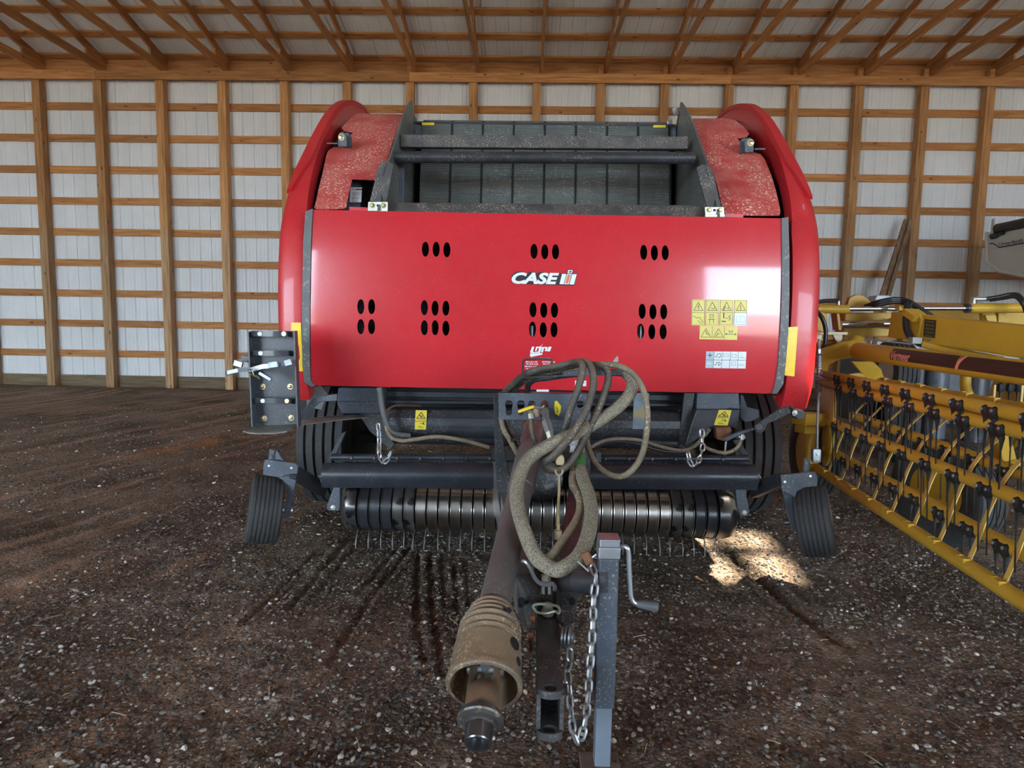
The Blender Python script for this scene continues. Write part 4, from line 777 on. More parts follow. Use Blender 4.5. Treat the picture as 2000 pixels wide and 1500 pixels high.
gauge(1, [(1525, 928), (1555, 950), (1556, 985), (1558, 1036), (1548, 1036), (1536, 993), (1527, 948)], [(1525, 928), (1592, 921), (1597, 930), (1597, 950), (1573, 952), (1557, 960), (1553, 972), (1527, 958)], [(1527, 936, 3.1), (1470, 960, 3.3)], [(1576, 897, 3.12), (1574, 925, 3.12)], (1578, 952), (1602, 1083), 3.12, .165)
MB().pp([(530, 878), (541, 880), (548, 892), (556, 901), (528, 899)], 3.2, .03).build('pivot_ear', SLATE, B, 0, .003)
# ------------------------------------------------------------------ extinguisher bracket on the left
EB = thing('extinguisher_bracket', None, parent=B); Y = 2.98
m = MB(); m.pp([(484, 647), (576, 646), (585, 828), (491, 832)], Y+.04, .004); m.build('back_plate', BRKT, EB, 0)
for L in ([(483, 648, Y-.03), (490, 649, Y+.04), (499, 832, Y+.04), (491, 834, Y-.03)], [(573, 646, Y-.05), (579, 646, Y+.04), (586, 830, Y+.04), (580, 836, Y-.05)]):
    MB().prism([at(*p) for p in L], (.006, 0, 0)).build('side_flange', SLATE, EB, 0)
MB().prism([at(474, 843, Y-.08), at(493, 832, Y+.05), at(582, 830, Y+.05), at(560, 844, Y-.08), at(535, 848, Y-.09), at(490, 848, Y-.085)], (0, 0, .005)).build('floor_plate', mat('dusty_plate', (.17, .165, .15), .6, var=.3, vs=10), EB, 0)
def strap(L, w, name, m, par=EB, lift=0):
    mb = MB(); A = [at(*p) for p in L]; up = Vector((0, 0, w/2)); mb.add([p+up for p in A]+[p-up for p in A]+[p+up+Vector((0, .003, 0)) for p in A]+[p-up+Vector((0, .003, 0)) for p in A], [(i, i+1, len(A)+i+1, len(A)+i) for i in range(len(A)-1)]+[(2*len(A)+i, 3*len(A)+i, 3*len(A)+i+1, 2*len(A)+i+1) for i in range(len(A)-1)]); o = mb.build(name, m, par, 30); return o
for y, t in ((652, 0), (690, 1), (783, 0)):
    k = (y-650)*.045; s_ = strap([(488+k, y+3, Y+.02), (492+k, y-1, Y-.03), (505+k, y, Y-.055), (535+k, y, Y-.062), (562+k, y, Y-.05), (570+k, y+1, Y-.01)], .026, 'clamp_strap', BLKG)
    MB().cyl(at(507+k, y, Y-.055), at(507+k, y, Y-.060), .010).build('rivet', ZINC, s_)
    if not t: MB().lathe(at(555+k, y, Y-.052), (0, -1, 0), [(0, .012), (.006, .011)], 14).build('buckle_ring', BRASS, s_)
for x, y in ((513, 755), (567, 755), (516, 817), (569, 816)): MB().bolt(at(x, y, Y+.04), (0, -1, 0), .010).build('bolt', BRASS, EB)
s_ = strap([(440, 729, Y-.02), (452, 728, Y-.04), (470, 722, Y-.06), (490, 722, Y-.09), (512, 716, Y-.10), (535, 714, Y-.10), (560, 709, Y-.09), (576, 706, Y-.06)], .022, 'loose_strap', DCHR)
m = MB(); m.bar(at(457, 708, Y-.05), at(474, 713, Y-.05), .012, .03); m.bar(at(444, 728, Y-.04), at(466, 723, Y-.05), .010, .022); m.bar(at(525, 713, Y-.11), at(543, 711, Y-.11), .012, .03); m.bar(at(556, 710, Y-.10), at(570, 706, Y-.10), .012, .03); m.bar(at(506, 728, Y-.10), at(530, 742, Y-.10), .010, .018); m.build('buckle', DCHR, s_, 0, .002, kind='stuff')
MB().tube(spline([at(x, y, Y-.12) for x, y in ((507, 740), (490, 731), (483, 726), (485, 722), (491, 722), (494, 728), (497, 733), (503, 735), (507, 741))], 5), .0028, 6).build('hairpin', BRASS, s_)
MB().bar(at(472, 700, Y), at(486, 702, Y), .012, .03).build('strap_tab', SLATE, EB, 0)
m = MB(); m.pp([(586, 812), (604, 784), (618, 775), (658, 769), (658, 783), (626, 785), (612, 797), (604, 818), (588, 818)], 3.05, .012); m.build('upper_arm', SLATE, EB, 0, .003)
MB().prism([at(588, 829, 3.0), at(590, 817, 3.05), at(668, 811, 3.4), at(735, 809, 3.5), at(728, 813, 3.42), at(660, 820, 3.2)], (0, 0, -.006)).build('lower_arm', MATS['dusty_plate'], EB, 0)
# ------------------------------------------------------------------ lift chains
def link_mesh(l, w, r, m_, name='link'):
    P = []; hl, hw = l/2-w/2, w/2-r
    for a in range(7): P.append((hw*math.cos(PI*a/6), 0, hl+hw*math.sin(PI*a/6)))
    for a in range(7): P.append((-hw*math.cos(PI*a/6), 0, -hl-hw*math.sin(PI*a/6)))
    P.append(P[0]); mb = MB(); mb.tube(P, r, 6, 0, False); return mb.mesh(name, [m_])
def chain(name, ctrl, l, w, r, m_, parent, label=None):
    P = spline([at(*p) for p in ctrl], 20); me = link_mesh(l, w, r, m_); pitch = l-2*r*1.35; c = thing(name, None, parent=parent)
    if label: c['label'] = label
    d = 0; nxt = 0; k = 0
    for a, b in zip(P[:-1], P[1:]):
        s = (b-a).length
        while nxt <= d+s:
            p = a.lerp(b, (nxt-d)/s); t = (b-a).normalized(); sd = frame_of(t, (0, 1, 0))[1]; v = t.cross(sd)
            if k % 2: sd, v = v, -sd
            ang = .5; x = sd*math.cos(ang)+v*math.sin(ang); y = t.cross(x)
            inst('link', me, c, basis(p, x, y, t)); nxt += pitch; k += 1
        d += s
    return c
CH = mat('galvanised_chain', (.62, .64, .66), .34, metal=.85, var=.2, vs=30)
CHD = mat('dull_chain', (.42, .43, .45), .4, metal=.85, var=.3, vs=30, dust=(DUST, .4, 80))
chain('lift_chain', [(739, 834, 3.2), (741, 860, 3.2), (741, 885, 3.17), (748, 902, 3.14), (757, 897, 3.13), (763, 884, 3.13)], .050, .030, .0048, CH, B)
chain('lift_chain', [(1371, 846, 3.2), (1372, 875, 3.18), (1364, 900, 3.14), (1356, 909, 3.12), (1348, 903, 3.12), (1345, 889, 3.13)], .050, .030, .0048, CH, B)
# ------------------------------------------------------------------ tongue, hitch
TG = thing('tongue', None, parent=B)
def beam(name, L0, L1, m_, par, bev=.004):            # box beam between two pixel quads (px, py, Y) of four corners each
    a = [at(*p) for p in L0]; b = [at(*p) for p in L1]
    return MB().add(a+b, [(0, 1, 2, 3), (7, 6, 5, 4), (0, 4, 5, 1), (1, 5, 6, 2), (2, 6, 7, 3), (3, 7, 4, 0)]).build(name, m_, par, 0, bev)
beam('tongue_beam', [(962, 880, 3.2), (1000, 880, 3.2), (1000, 985, 3.2), (962, 985, 3.2)], [(1008, 1118, 2.12), (1040, 1118, 2.12), (1042, 1200, 2.05), (1008, 1200, 2.05)], SHAFT, TG)
beam('tongue_beam', [(1118, 890, 3.2), (1152, 890, 3.2), (1152, 985, 3.2), (1118, 985, 3.2)], [(1090, 1108, 2.12), (1126, 1108, 2.12), (1126, 1192, 2.05), (1092, 1192, 2.05)], BLK, TG)
m = MB(); m.pp([(964, 772), (976, 770), (977, 822), (984, 870), (1000, 960), (1004, 1012), (978, 1010), (970, 950), (966, 880)], 2.72, .02); m.build('side_plate', BLK, TG, 0, .002)
m = MB(); m.pp([(1140, 822), (1152, 822), (1154, 900), (1150, 955), (1140, 950)], 2.78, .02); m.build('side_plate', BLK, TG, 0, .002)
MB().bar(at(1062, 900, 3.3), at(1062, 890, 2.9), .5, .05).build('tongue_root', DARKIN, TG, 0)
# flared gussets at the nose, cross plate
for L in ([(1006, 1122, 2.1), (1046, 1120, 2.1), (1050, 1200, 1.98), (1048, 1228, 1.95), (1030, 1228, 1.98), (1010, 1200, 2.05)], [(1088, 1106, 2.1), (1127, 1104, 2.1), (1127, 1170, 2.03), (1122, 1215, 1.98), (1100, 1224, 1.95), (1086, 1206, 1.98)]):
    g = MB().prism([at(*p) for p in L], (0, .012, -.01)).build('gusset_plate', HITCH, TG, 0, .002)
    c = at(1018 if L[0][0] < 1050 else 1117, 1175, 2.02); MB().cyl(c+Vector((0, -.016, .012)), c+Vector((0, .02, -.02)), .011).build('gusset_hole', INK, g)
MB().prism([at(1040, 1110, 2.16), at(1095, 1108, 2.16), at(1092, 1192, 2.0), at(1044, 1192, 2.0)], (0, .01, -.012)).build('nose_plate', HITCH, TG, 0)
m = MB(); m.pp([(1058, 1128), (1076, 1128), (1076, 1160), (1070, 1162), (1070, 1140), (1064, 1140), (1064, 1162), (1058, 1160)], 2.02, .03); m.bolt(at(1067, 1130, 2.02), (0, -.6, .8), .010); m.build('rest_clamp', PALEZ, TG, 0, .002)
MB().tube(spline([at(*p) for p in ((1021, 1096, 2.0), (1028, 1098, 1.99), (1036, 1110, 1.99), (1045, 1130, 2.0), (1054, 1139, 2.0), (1066, 1142, 2.0), (1078, 1140, 2.0), (1084, 1146, 1.99), (1083, 1153, 1.98))], 6), .0075, 8).build('shaft_rest_rod', ZINC, TG)
HT = thing('hitch', None, parent=B)
t0 = [(1048, 1196, 2.02), (1092, 1196, 2.02), (1096, 1302, 1.72), (1048, 1303, 1.72)]
top = [at(*p) for p in t0]; dn = Vector((0, 0, -.085))
m = MB(); m.prism(top, (0, 0, -.012)); m.prism([p+dn for p in top], (0, 0, -.012))
for i, j in ((0, 3), (1, 2)):
    s = 1 if i == 0 else -1; m.prism([top[i], top[j], top[j]+dn, top[i]+dn], (s*.010, 0, 0))
m.build('hitch_tube', HITCH, HT, 0, .003)
zc = top[3].z; xc = (top[2].x+top[3].x)/2; hw = (top[2].x-top[3].x)/2; y0 = 1.72
def holed(cx, cy, z, w, l, t, r):                    # tongue plate with an eye, rounded front
    mb = MB(); O = [(-w, l), (w, l)]+[(w*math.cos(a), -w*.6*math.sin(a)) for a in [PI*i/10 for i in range(11)]]; N_ = 20
    H = [(r*math.cos(2*PI*i/N_), r*math.sin(2*PI*i/N_)) for i in range(N_)]
    V = [Vector(p) for p in O+H]; n = len(O); E_ = [(i, (i+1) % n) for i in range(n)]+[(n+i, n+(i+1) % N_) for i in range(N_)]
    rr = delaunay_2d_cdt(V, E_, [], 0, 1e-6); fs = [f for f in rr[2] for c in [(sum(rr[0][i][0] for i in f)/3, sum(rr[0][i][1] for i in f)/3)] if inside(c, O) and math.hypot(*c) > r*.98]
    k = len(rr[0]); mb.add([(cx+p[0], cy+p[1], z) for p in rr[0]]+[(cx+p[0], cy+p[1], z-t) for p in rr[0]], list(fs)+[tuple(i+k for i in f[::-1]) for f in fs])
    for Lp in (range(n), range(n, n+N_)):
        Lp = list(Lp); a0 = len(mb.v); pts = [V[i] for i in Lp]; mb.add([(cx+p[0], cy+p[1], zz) for zz in (z, z-t) for p in pts], [(i, (i+1) % len(pts), len(pts)+(i+1) % len(pts), len(pts)+i) for i in range(len(pts))])
    return mb
pz1 = at(1072, 1343, 1.60).z; pz2 = at(1072, 1424, 1.60).z
holed(xc, 1.60, pz1, hw*.98, .14, .022, .018).build('upper_clevis_plate', HITCH, HT, 30)
holed(xc, 1.60, pz2, hw*.98, .14, .022, .018).build('lower_clevis_plate', HITCH, HT, 30)
for s in (-1, 1): MB().box((xc+s*(hw-.004), 1.645, (pz1+pz2)/2-.005), (.012, .11, pz1-pz2-.02)).build('clevis_side', HITCH, HT, 0, .002)
MB().box((xc, 1.80, (zc+pz2)/2-.04), (hw*1.8, .02, zc-pz2+.02)).build('clevis_back', DARKIN, HT, 0)
m = MB(); pb = at(1070, 1187, 2.0); m.lathe(pb-Vector((0, 0, .02)), (0, -.2, 1), [(0, .022), (.012, .022), (.014, .017), (.035, .017), (.038, .012)], 18); m.build('hitch_bolt', PALEZ, HT)
MB().tube(spline([at(*p) for p in ((1044, 1190, 1.98), (1041, 1184, 1.98), (1048, 1180, 1.98), (1068, 1180, 1.99), (1088, 1184, 1.98), (1093, 1192, 1.97), (1090, 1198, 1.96), (1084, 1194, 1.97), (1066, 1198, 1.96), (1050, 1196, 1.97), (1044, 1190, 1.98))], 5), .0045, 7).build('pin_loop', PALEZ, HT)
for x, y in ((1037, 1207), (1034, 1241), (1034, 1261)):
    p = at(x, y, 1.9); MB().bolt(p+Vector((.012, 0, 0)), (-1, 0, 0), .010, .014).build('rusty_bolt', mat('copper_bolt', (.45, .20, .10), .45, metal=.6, var=.4, vs=30), HT)
MB().cyl(at(1035, 1240, 1.89), at(1036, 1274, 1.86), .004).build('keeper_rod', RUST, HT)
m = MB(); c = at(1106, 1243, 1.88)
for k, r in ((0, .030), (.010, .034), (.022, .034), (.030, .017)): m.lathe(c+Vector((k-.012, 0, 0)), (1, -.25, 0), [(0, r), (.006, r)], 20)
m.build('washer_stack', ZINC, HT, 30, kind='stuff')
MB().tube(spline([at(*p) for p in ((1098, 1262, 1.86), (1106, 1263, 1.85), (1114, 1266, 1.84), (1116, 1276, 1.83), (1110, 1282, 1.83))], 5), .008, 8).build('chain_hook', ZINC, HT)
# ------------------------------------------------------------------ drive shaft with its safety shield
DS = thing('drive_shaft', None, parent=B)
sa, sb = at(1044, 838, 2.95), at(966, 1180, 1.86)
ax = (sb-sa).normalized()
MB().tube([sa, sa.lerp(sb, .45), sa.lerp(sb, .452), sb], [.058, .055, .050, .050], 28).build('shield_tube', SHAFT, DS, 40)
MB().tube([sa-ax*.30, sa-ax*.02], .035, 16).build('inner_shaft', RUST, DS)
MB().lathe(sa-ax*.02, ax*-1, [(0, .062), (.03, .07), (.09, .075), (.10, .06)], 24).build('rear_shield_cone', mat('rusty_cone', (.13, .075, .05), .6, var=.5, vs=8), DS, 40)
ba, bb = at(962, 1183, 1.86), at(945, 1342, 1.60); bx_ = (bb-ba).normalized(); bl = (bb-ba).length
P = [(0, .052), (.01, .060)]
L_ = bl*.50
for i in range(6):
    t = .012+L_*i/6; r = .062+.028*min(1, i/3.2); P += [(t, r), (t+L_/6*.45, r+.006), (t+L_/6*.8, r+.001)]
P += [(L_+.015, .090), (L_+.02, .098), (bl*.62, .100), (bl*.9, .101), (bl*.93, .106), (bl*.985, .107), (bl, .103), (bl, .094), (bl*.9, .09), (bl*.6, .085), (bl*.45, .05)]
bell = MB().lathe(ba, bx_, P, 36, 0, False).build('shield_bell', SHIELD, DS, 30)
d_, s_, u_ = frame_of(bx_)
for a, t, r in ((2.5, .66, .020), (2.75, .80, .014), (2.2, .30, .009)):
    n_ = s_*math.cos(a)+u_*math.sin(a); n_ = n_ if n_.y < .2 else -n_; c = ba+bx_*bl*t+n_*.094; MB().lathe(c-n_*.012, n_, [(0, r), (.0195, r*.95), (.02, r*.5)], 14).build('bell_slot', INK, bell)
yk = mat('rusty_yoke', (.20, .12, .075), .55, metal=.4, var=.5, vs=10, bump=.2)
m = MB(); c = ba+bx_*bl*.80
for s in (-1, 1): m.bar(c+s_*s*.033-bx_*.02, c+s_*s*.033+bx_*.085, .02, .05, up=u_)
m.build('yoke_ears', yk, DS, 0, .006)
m = MB(); m.cyl(c-s_*.052, c+s_*.052, .016); m.cyl(c-u_*.05, c+u_*.05, .016); m.build('cross_joint', ZINC, DS)
e0_ = bb+bx_*.005; m = MB(); m.lathe(c+bx_*.05, bx_, [(0, .03), (.02, .046), (.06, .046), (.085, .040)], 20); m.build('yoke_body', yk, DS, 40)
MB().lathe(c+bx_*.135, bx_, [(0, .040), (.003, .058), (.018, .062), (.022, .058), (.024, .045), (.034, .043), (.036, .034)], 28).build('lock_collar', mat('grey_collar', (.10, .095, .09), .4, metal=.5, var=.3, vs=9, dust=(DUST, .6, 40)), DS, 30)
MB().lathe(c+bx_*.168, bx_, [(0, .036), (.045, .036), (.048, .033), (.048, .026), (.02, .025)], 24).build('coupler_end', mat('dark_bright_steel', (.16, .16, .17), .25, metal=.9, var=.3), DS, 30)
# ------------------------------------------------------------------ jack stand
JK = thing('jack', None, parent=B); JY = 1.80
jt, jm, jb = at(1190, 1092, JY), at(1190, 1386, JY), at(1191, 1500, JY); jw = .061
jd = Vector((0, 0, 1)); ft = Vector((jt.x, JY, .02))
def post(name, z0, z1, w, m_, bev=.004):
    return MB().box((jt.x, JY+.03, (z0+z1)/2), (w, w, z1-z0)).build(name, m_, JK, 0, bev)
post('outer_tube', jm.z, jt.z, jw, SLATE, .006)
post('inner_leg', .012, jm.z+.05, jw*.82, mat('blue_zinc_leg', (.42, .50, .60), .32, metal=.7, var=.12, vs=4, dust=((.35, .34, .32), .2, 60)))
MB().box((jt.x-.005, JY+.02, .008), (.125, .11, .012)).build('foot_plate', mat('earthy_plate', (.16, .12, .085), .8, var=.4, vs=20, bump=.3), JK, 0, .003)
m = MB(); m.box((jt.x, JY+.03, jt.z+.018), (jw*1.08, jw*1.12, .036)); m.box((jt.x, JY+.03, jt.z+.047), (jw*1.0, jw*1.1, .022)); m.box((jt.x, JY+.022, jt.z+.060), (jw*1.03, jw*1.1, .006)); m.build('jack_head', ZINC, JK, 0, .005)
MB().pp([(1170, 1118), (1188, 1118), (1188, 1158), (1170, 1158)], JY-.003, .004).build('welded_plate', BLK, JK, 0)
MB().cyl(at(1128, 1136, JY+.09), at(1176, 1136, JY+.03), .036, n=24).build('mount_pipe', BLK, JK); MB().cyl(at(1131, 1136, JY+.088), at(1100, 1140, 2.05), .028, n=20).build('mount_stub', BLK, JK)
cr = thing('crank', None, parent=JK)
MB().tube(spline([at(*p) for p in ((1208, 1070, JY+.02), (1217, 1068, JY+.01), (1225, 1070, JY), (1228, 1082, JY), (1229, 1110, JY), (1231, 1145, JY), (1233, 1166, JY), (1238, 1176, JY), (1247, 1180, JY))], 8), .0075, 10).build('crank_rod', ZINC, cr)
MB().lathe(at(1243, 1179, JY), at(1282, 1185, JY)-at(1243, 1179, JY), [(0, .008), (.004, .011), (.02, .013), (.055, .0155), (.063, .0155), (.065, .012)], 16).build('crank_grip', GRIP, cr)
chain('safety_chain', [(1160, 1112, 1.82), (1165, 1124, 1.80), (1160, 1164, 1.78), (1158, 1218, 1.76), (1155, 1270, 1.74), (1151, 1314, 1.72), (1148, 1366, 1.70), (1143, 1408, 1.69), (1135, 1438, 1.68), (1126, 1445, 1.68), (1119, 1424, 1.69), (1114, 1382, 1.70), (1111, 1343, 1.72), (1108, 1312, 1.75), (1112, 1290, 1.78), (1113, 1270, 1.80)], .046, .028, .0046, CHD, B)
m = MB(); m.bar(at(1142, 1078, 1.84), at(1154, 1102, 1.83), .012, .03); m.build('rusty_snap', RUST, B, 0, .004)
MB().tube([at(1128, 1096, 1.85), at(1150, 1116, 1.83)], .003, 6).build('cotter_pin', ZINC, B); MB().tube([at(1150, 1094, 1.83), at(1165, 1083, 1.83)], .004, 6).build('cotter_pin', ZINC, B)
# ------------------------------------------------------------------ hose bracket and hoses
HB = thing('hose_bracket', None, parent=B); HY = 2.66
fpn = [(HY, .5), (HY, 1.5)]
keys = [Z for Z in ()]
def Q2(L): return [(850+x/3.75, 680+y/3.75) for x, y in L]
holes = [Q2([(540+28*math.cos(a)*1.0, 405+24*math.sin(a)) for a in [PI*(1-i/8) for i in range(9)][::-1]][::-1])]
kh = []
for cx in (540, 628): kh.append(Q2([(cx+30*math.cos(PI+PI*i/8), 408+28*math.sin(PI+PI*i/8)) for i in range(9)]+[(cx+24, 430), (cx+20, 445)]+[(cx+24*math.cos(PI*i/6), 470+24*math.sin(PI*i/6)) for i in range(7)]+[(cx-20, 445), (cx-24, 430)]))
for cx in (708, 802, 1062): kh.append(Q2([(cx+28*math.cos(2*PI*i/14), 410+28*math.sin(2*PI*i/14)) for i in range(14)]))
sheet('hose_plate', fpn, Q2([(462, 330), (1118, 335), (1128, 360), (1140, 520), (1100, 528), (480, 522), (468, 505)]), kh, .04, .006, SLATE, HB)
beam('plate_flange', [(973, 767, HY), (1148, 769, HY), (1148, 771, HY), (973, 769, HY)], [(978, 764, HY+.06), (1146, 766, HY+.06), (1146, 768, HY+.06), (978, 766, HY+.06)], BLK, HB, 0)
decal('yellow_tag', HB, [(STICK, [Q2([(875, 388), (892, 384), (922, 425), (916, 470), (905, 496), (878, 478), (872, 440)])], .004), (INK, [('line', Q2([(888, 430), (896, 450)]), 1.2), ('line', Q2([(898, 455), (892, 468)]), 1.2)], .005)], fpn)
MB().tube(spline([at(*p) for p in ((1030, 768, 2.72), (1032, 752, 2.70), (1044, 742, 2.66), (1070, 738, 2.62), (1120, 731, 2.60), (1170, 727, 2.60), (1222, 730, 2.62))], 6), .013, 10).build('hose_arm', BLK, HB)
m = MB(); m.pp(Q2([(935, 158), (1390, 152), (1402, 170), (1400, 200), (950, 205), (936, 190)]), 2.58, .014); hp = m.build('hose_saddle', SLATE, HB, 0, .002)
for x in (1018, 1243): MB().bolt(at(850+x/3.75, 680+155/3.75, 2.585), (0, 0, 1), .008, .02).build('bolt', PALEZ, hp)
MB().tube(spline([at(*p, 2.56) for p in ((1050, 701), (1028, 702), (1022, 706), (1021, 720), (1022, 734), (1028, 737), (1050, 736), (1072, 735), (1078, 732), (1078, 720), (1078, 707), (1074, 702), (1050, 701))], 4), .0045, 7).build('hose_loop', BLK, HB)
MB().pp(Q2([(1250, 110), (1300, 98), (1325, 62), (1340, 55), (1342, 95), (1325, 125), (1290, 135)]), 2.55, .012).build('wire_clamp', mat('dirty_clamp', (.32, .30, .25), .5, metal=.5, var=.3, vs=30), HB, 0, .002)
HS = B
def h2(name, L, r, m_, n=12, Y=None, **kw):
    return hose(name, [(850+p[0]/3.75, 680+p[1]/3.75, p[2]) for p in L], r, m_, n, 8, HS, **kw)
h2('braided_hose', [(1400, 185, 2.60), (1430, 215, 2.57), (1445, 270, 2.55), (1415, 350, 2.53), (1330, 440, 2.50), (1200, 530, 2.47), (1080, 600, 2.44), (960, 652, 2.41), (830, 712, 2.38), (705, 790, 2.34), (635, 890, 2.28), (595, 1040, 2.20), (608, 1180, 2.12), (650, 1330, 2.04), (715, 1490, 1.98), (775, 1565, 1.96), (880, 1622, 1.95), (960, 1600, 1.95), (1060, 1510, 1.98), (1125, 1350, 2.06), (1143, 1225, 2.15), (1128, 1090, 2.25), (1085, 970, 2.36), (1058, 880, 2.46), (1050, 800, 2.54), (1052, 730, 2.60), (1060, 640, 2.66)], .0255, BRAID, 16, label='thick tan braided sleeve hose hanging in a deep loop')
h2('tan_hose', [(1015, 880, 2.46), (1005, 990, 2.36), (1040, 1060, 2.30), (1062, 1130, 2.24), (1052, 1220, 2.18), (1000, 1320, 2.10), (930, 1420, 2.04), (860, 1510, 2.0), (790, 1555, 1.985)], .0155, HOSET, 12)
h2('black_hose', [(490, 345, 2.72), (545, 285, 2.66), (640, 205, 2.60), (740, 160, 2.57), (860, 140, 2.56), (960, 118, 2.55), (1040, 100, 2.52), (1078, 125, 2.48), (1072, 200, 2.46), (1035, 330, 2.44), (985, 460, 2.43), (955, 570, 2.43), (925, 680, 2.45), (905, 790, 2.50), (900, 860, 2.55)], .0145, HOSE)
h2('black_hose', [(500, 360, 2.76), (570, 300, 2.70), (670, 215, 2.64), (780, 165, 2.60), (900, 148, 2.575), (1000, 125, 2.56), (1090, 100, 2.52), (1140, 140, 2.48), (1160, 250, 2.45), (1130, 390, 2.42), (1062, 540, 2.39), (960, 690, 2.36), (860, 795, 2.36), (805, 838, 2.37), (822, 878, 2.38), (880, 898, 2.39), (950, 875, 2.40), (1030, 780, 2.42), (1100, 650, 2.43), (1170, 500, 2.45), (1230, 355, 2.47), (1268, 230, 2.50), (1248, 150, 2.53), (1170, 118, 2.56)], .0150, HOSE)
h2('tan_hose', [(480, 350, 2.78), (560, 320, 2.74), (660, 240, 2.68), (770, 185, 2.63), (900, 165, 2.60), (1000, 150, 2.585), (1110, 125, 2.57), (1230, 118, 2.55), (1350, 132, 2.52), (1450, 190, 2.49), (1522, 300, 2.47), (1553, 450, 2.46), (1550, 600, 2.46), (1518, 770, 2.47), (1450, 885, 2.48), (1365, 938, 2.49), (1270, 922, 2.51), (1180, 850, 2.55), (1132, 760, 2.60), (1110, 680, 2.66)], .0125, HOSET)
h2('tan_hose', [(482, 500, 2.72), (500, 590, 2.71), (540, 660, 2.71), (590, 750, 2.72), (640, 840, 2.74), (700, 920, 2.78)], .0125, HOSET)
h2('black_hose', [(515, 520, 2.74), (545, 600, 2.74), (600, 690, 2.74), (655, 755, 2.76), (700, 800, 2.80)], .012, HOSE)
h2('black_hose', [(1118, 700, 2.64), (1100, 640, 2.66), (1092, 560, 2.68)], .013, HOSE)
m = MB(); m.bar(at(998, 860, 2.70), at(1012, 853, 2.70), .03, .012); m.build('cable_tie', INK, B, 0)
h2('curved_hose', [(700, 490, 2.58), (705, 600, 2.52), (735, 690, 2.50), (800, 770, 2.52)], .0105, HOSE)
m = MB(); m.cyl(at(1030, 803, 2.60), at(1066, 806, 2.60), .019); m.cyl(at(1047, 797, 2.58), at(1047, 813, 2.58), .017); vb = m.build('ball_valve', mat('dull_valve', (.24, .17, .12), .5, metal=.5, var=.4, vs=18), B, 30)
MB().prism([at(*p) for p in ((1011, 803, 2.55), (1036, 794, 2.55), (1042, 793, 2.55), (1044, 797, 2.55), (1037, 799, 2.55), (1013, 807, 2.55))], (0, .006, .004)).build('valve_lever', mat('yellow_lever', (.78, .55, .04), .4, var=.1), vb, 0, .0015)
MB().tube(spline([at(*p, 2.555) for p in ((1040, 794), (1050, 796), (1058, 797), (1063, 793))], 4), .005, 6).build('lever_stem', ZINC, vb)
for L in (((1064, 800, 2.60), (1067, 822, 2.56), .017, ZINC), ((1067, 822, 2.56), (1074, 846, 2.52), .022, ZINC), ((1073, 843, 2.52), (1078, 862, 2.50), .018, PALEZ), ((1036, 808, 2.56), (1038, 818, 2.55), .013, PALEZ), ((1122, 848, 2.60), (1118, 872, 2.58), .022, ZINC), ((1120, 920, 2.42), (1121, 945, 2.40), .015, CHROME), ((1120, 870, 2.57), (1118, 885, 2.56), .016, ZINC)):
    MB().lathe(at(*L[0]), at(*L[1])-at(*L[0]), [(0, L[2]*.9), (.002, L[2]), ((at(*L[1])-at(*L[0])).length, L[2]*.95)], 6).build('hose_fitting', L[3], B, 0, .002)
MB().tube([at(1131, 890, 2.47), at(1132, 904, 2.44)], .0262, 16).build('green_tape', GREEN, B)
MB().tube([at(1064, 952, 2.44), at(1082, 945, 2.44)], .015, 10).build('grey_tip', TRIM, B)
pg = thing('hose_plug', None, parent=B)
MB().pp(Q2([(880, 835), (895, 795), (925, 780), (945, 800), (948, 840), (935, 860), (890, 858)]), 2.36, .03).build('plug_cap', PLUG, pg, 0, .004)
MB().tube(spline([at(*p, 2.35) for p in ((1085, 917), (1086, 924), (1092, 928), (1098, 924), (1099, 917))], 4), .004, 6).build('plug_ring', PLUG, pg)
MB().tube([at(1092, 926, 2.35), at(1092, 960, 2.34), at(1090, 1000, 2.33), at(1089.5, 1024, 2.33)], [.0035, .0055, .0055, .007], 8).build('plug_strap', PLUG, pg)
MB().lathe(at(1090, 1022, 2.33), (0, 0, -1), [(0, .006), (.006, .010), (.012, .007), (.026, .008), (.027, .015), (.06, .0155), (.062, .013)], 16).build('plug_body', PLUG, pg, 35)
MB().pp([(1238, 768), (1268, 768), (1264, 838), (1236, 838)], 3.2, .006).build('worn_bracket', mat('worn_blue_steel', (.16, .19, .22), .4, metal=.5, var=.35, vs=14, wear=((.33, .27, .14), 10, .55)), B, 0)
MB().pp([(1048, 761), (1072, 761), (1072, 768), (1048, 768)], 3.3, .01).build('small_plate', WHITE, B, 0)
m = MB(); m.pp([(1138, 884), (1174, 884), (1174, 902), (1166, 904), (1150, 902), (1140, 895)], 2.9, .03); m.build('hose_clamp', SLATE, B, 0, .003)
m = MB(); m.lathe(at(1058, 935, 2.95), (0, -1, .1), [(0, .10), (.02, .105), (.05, .10), (.055, .085)], 28); m.build('gearbox_cover', BLK, B, 40)
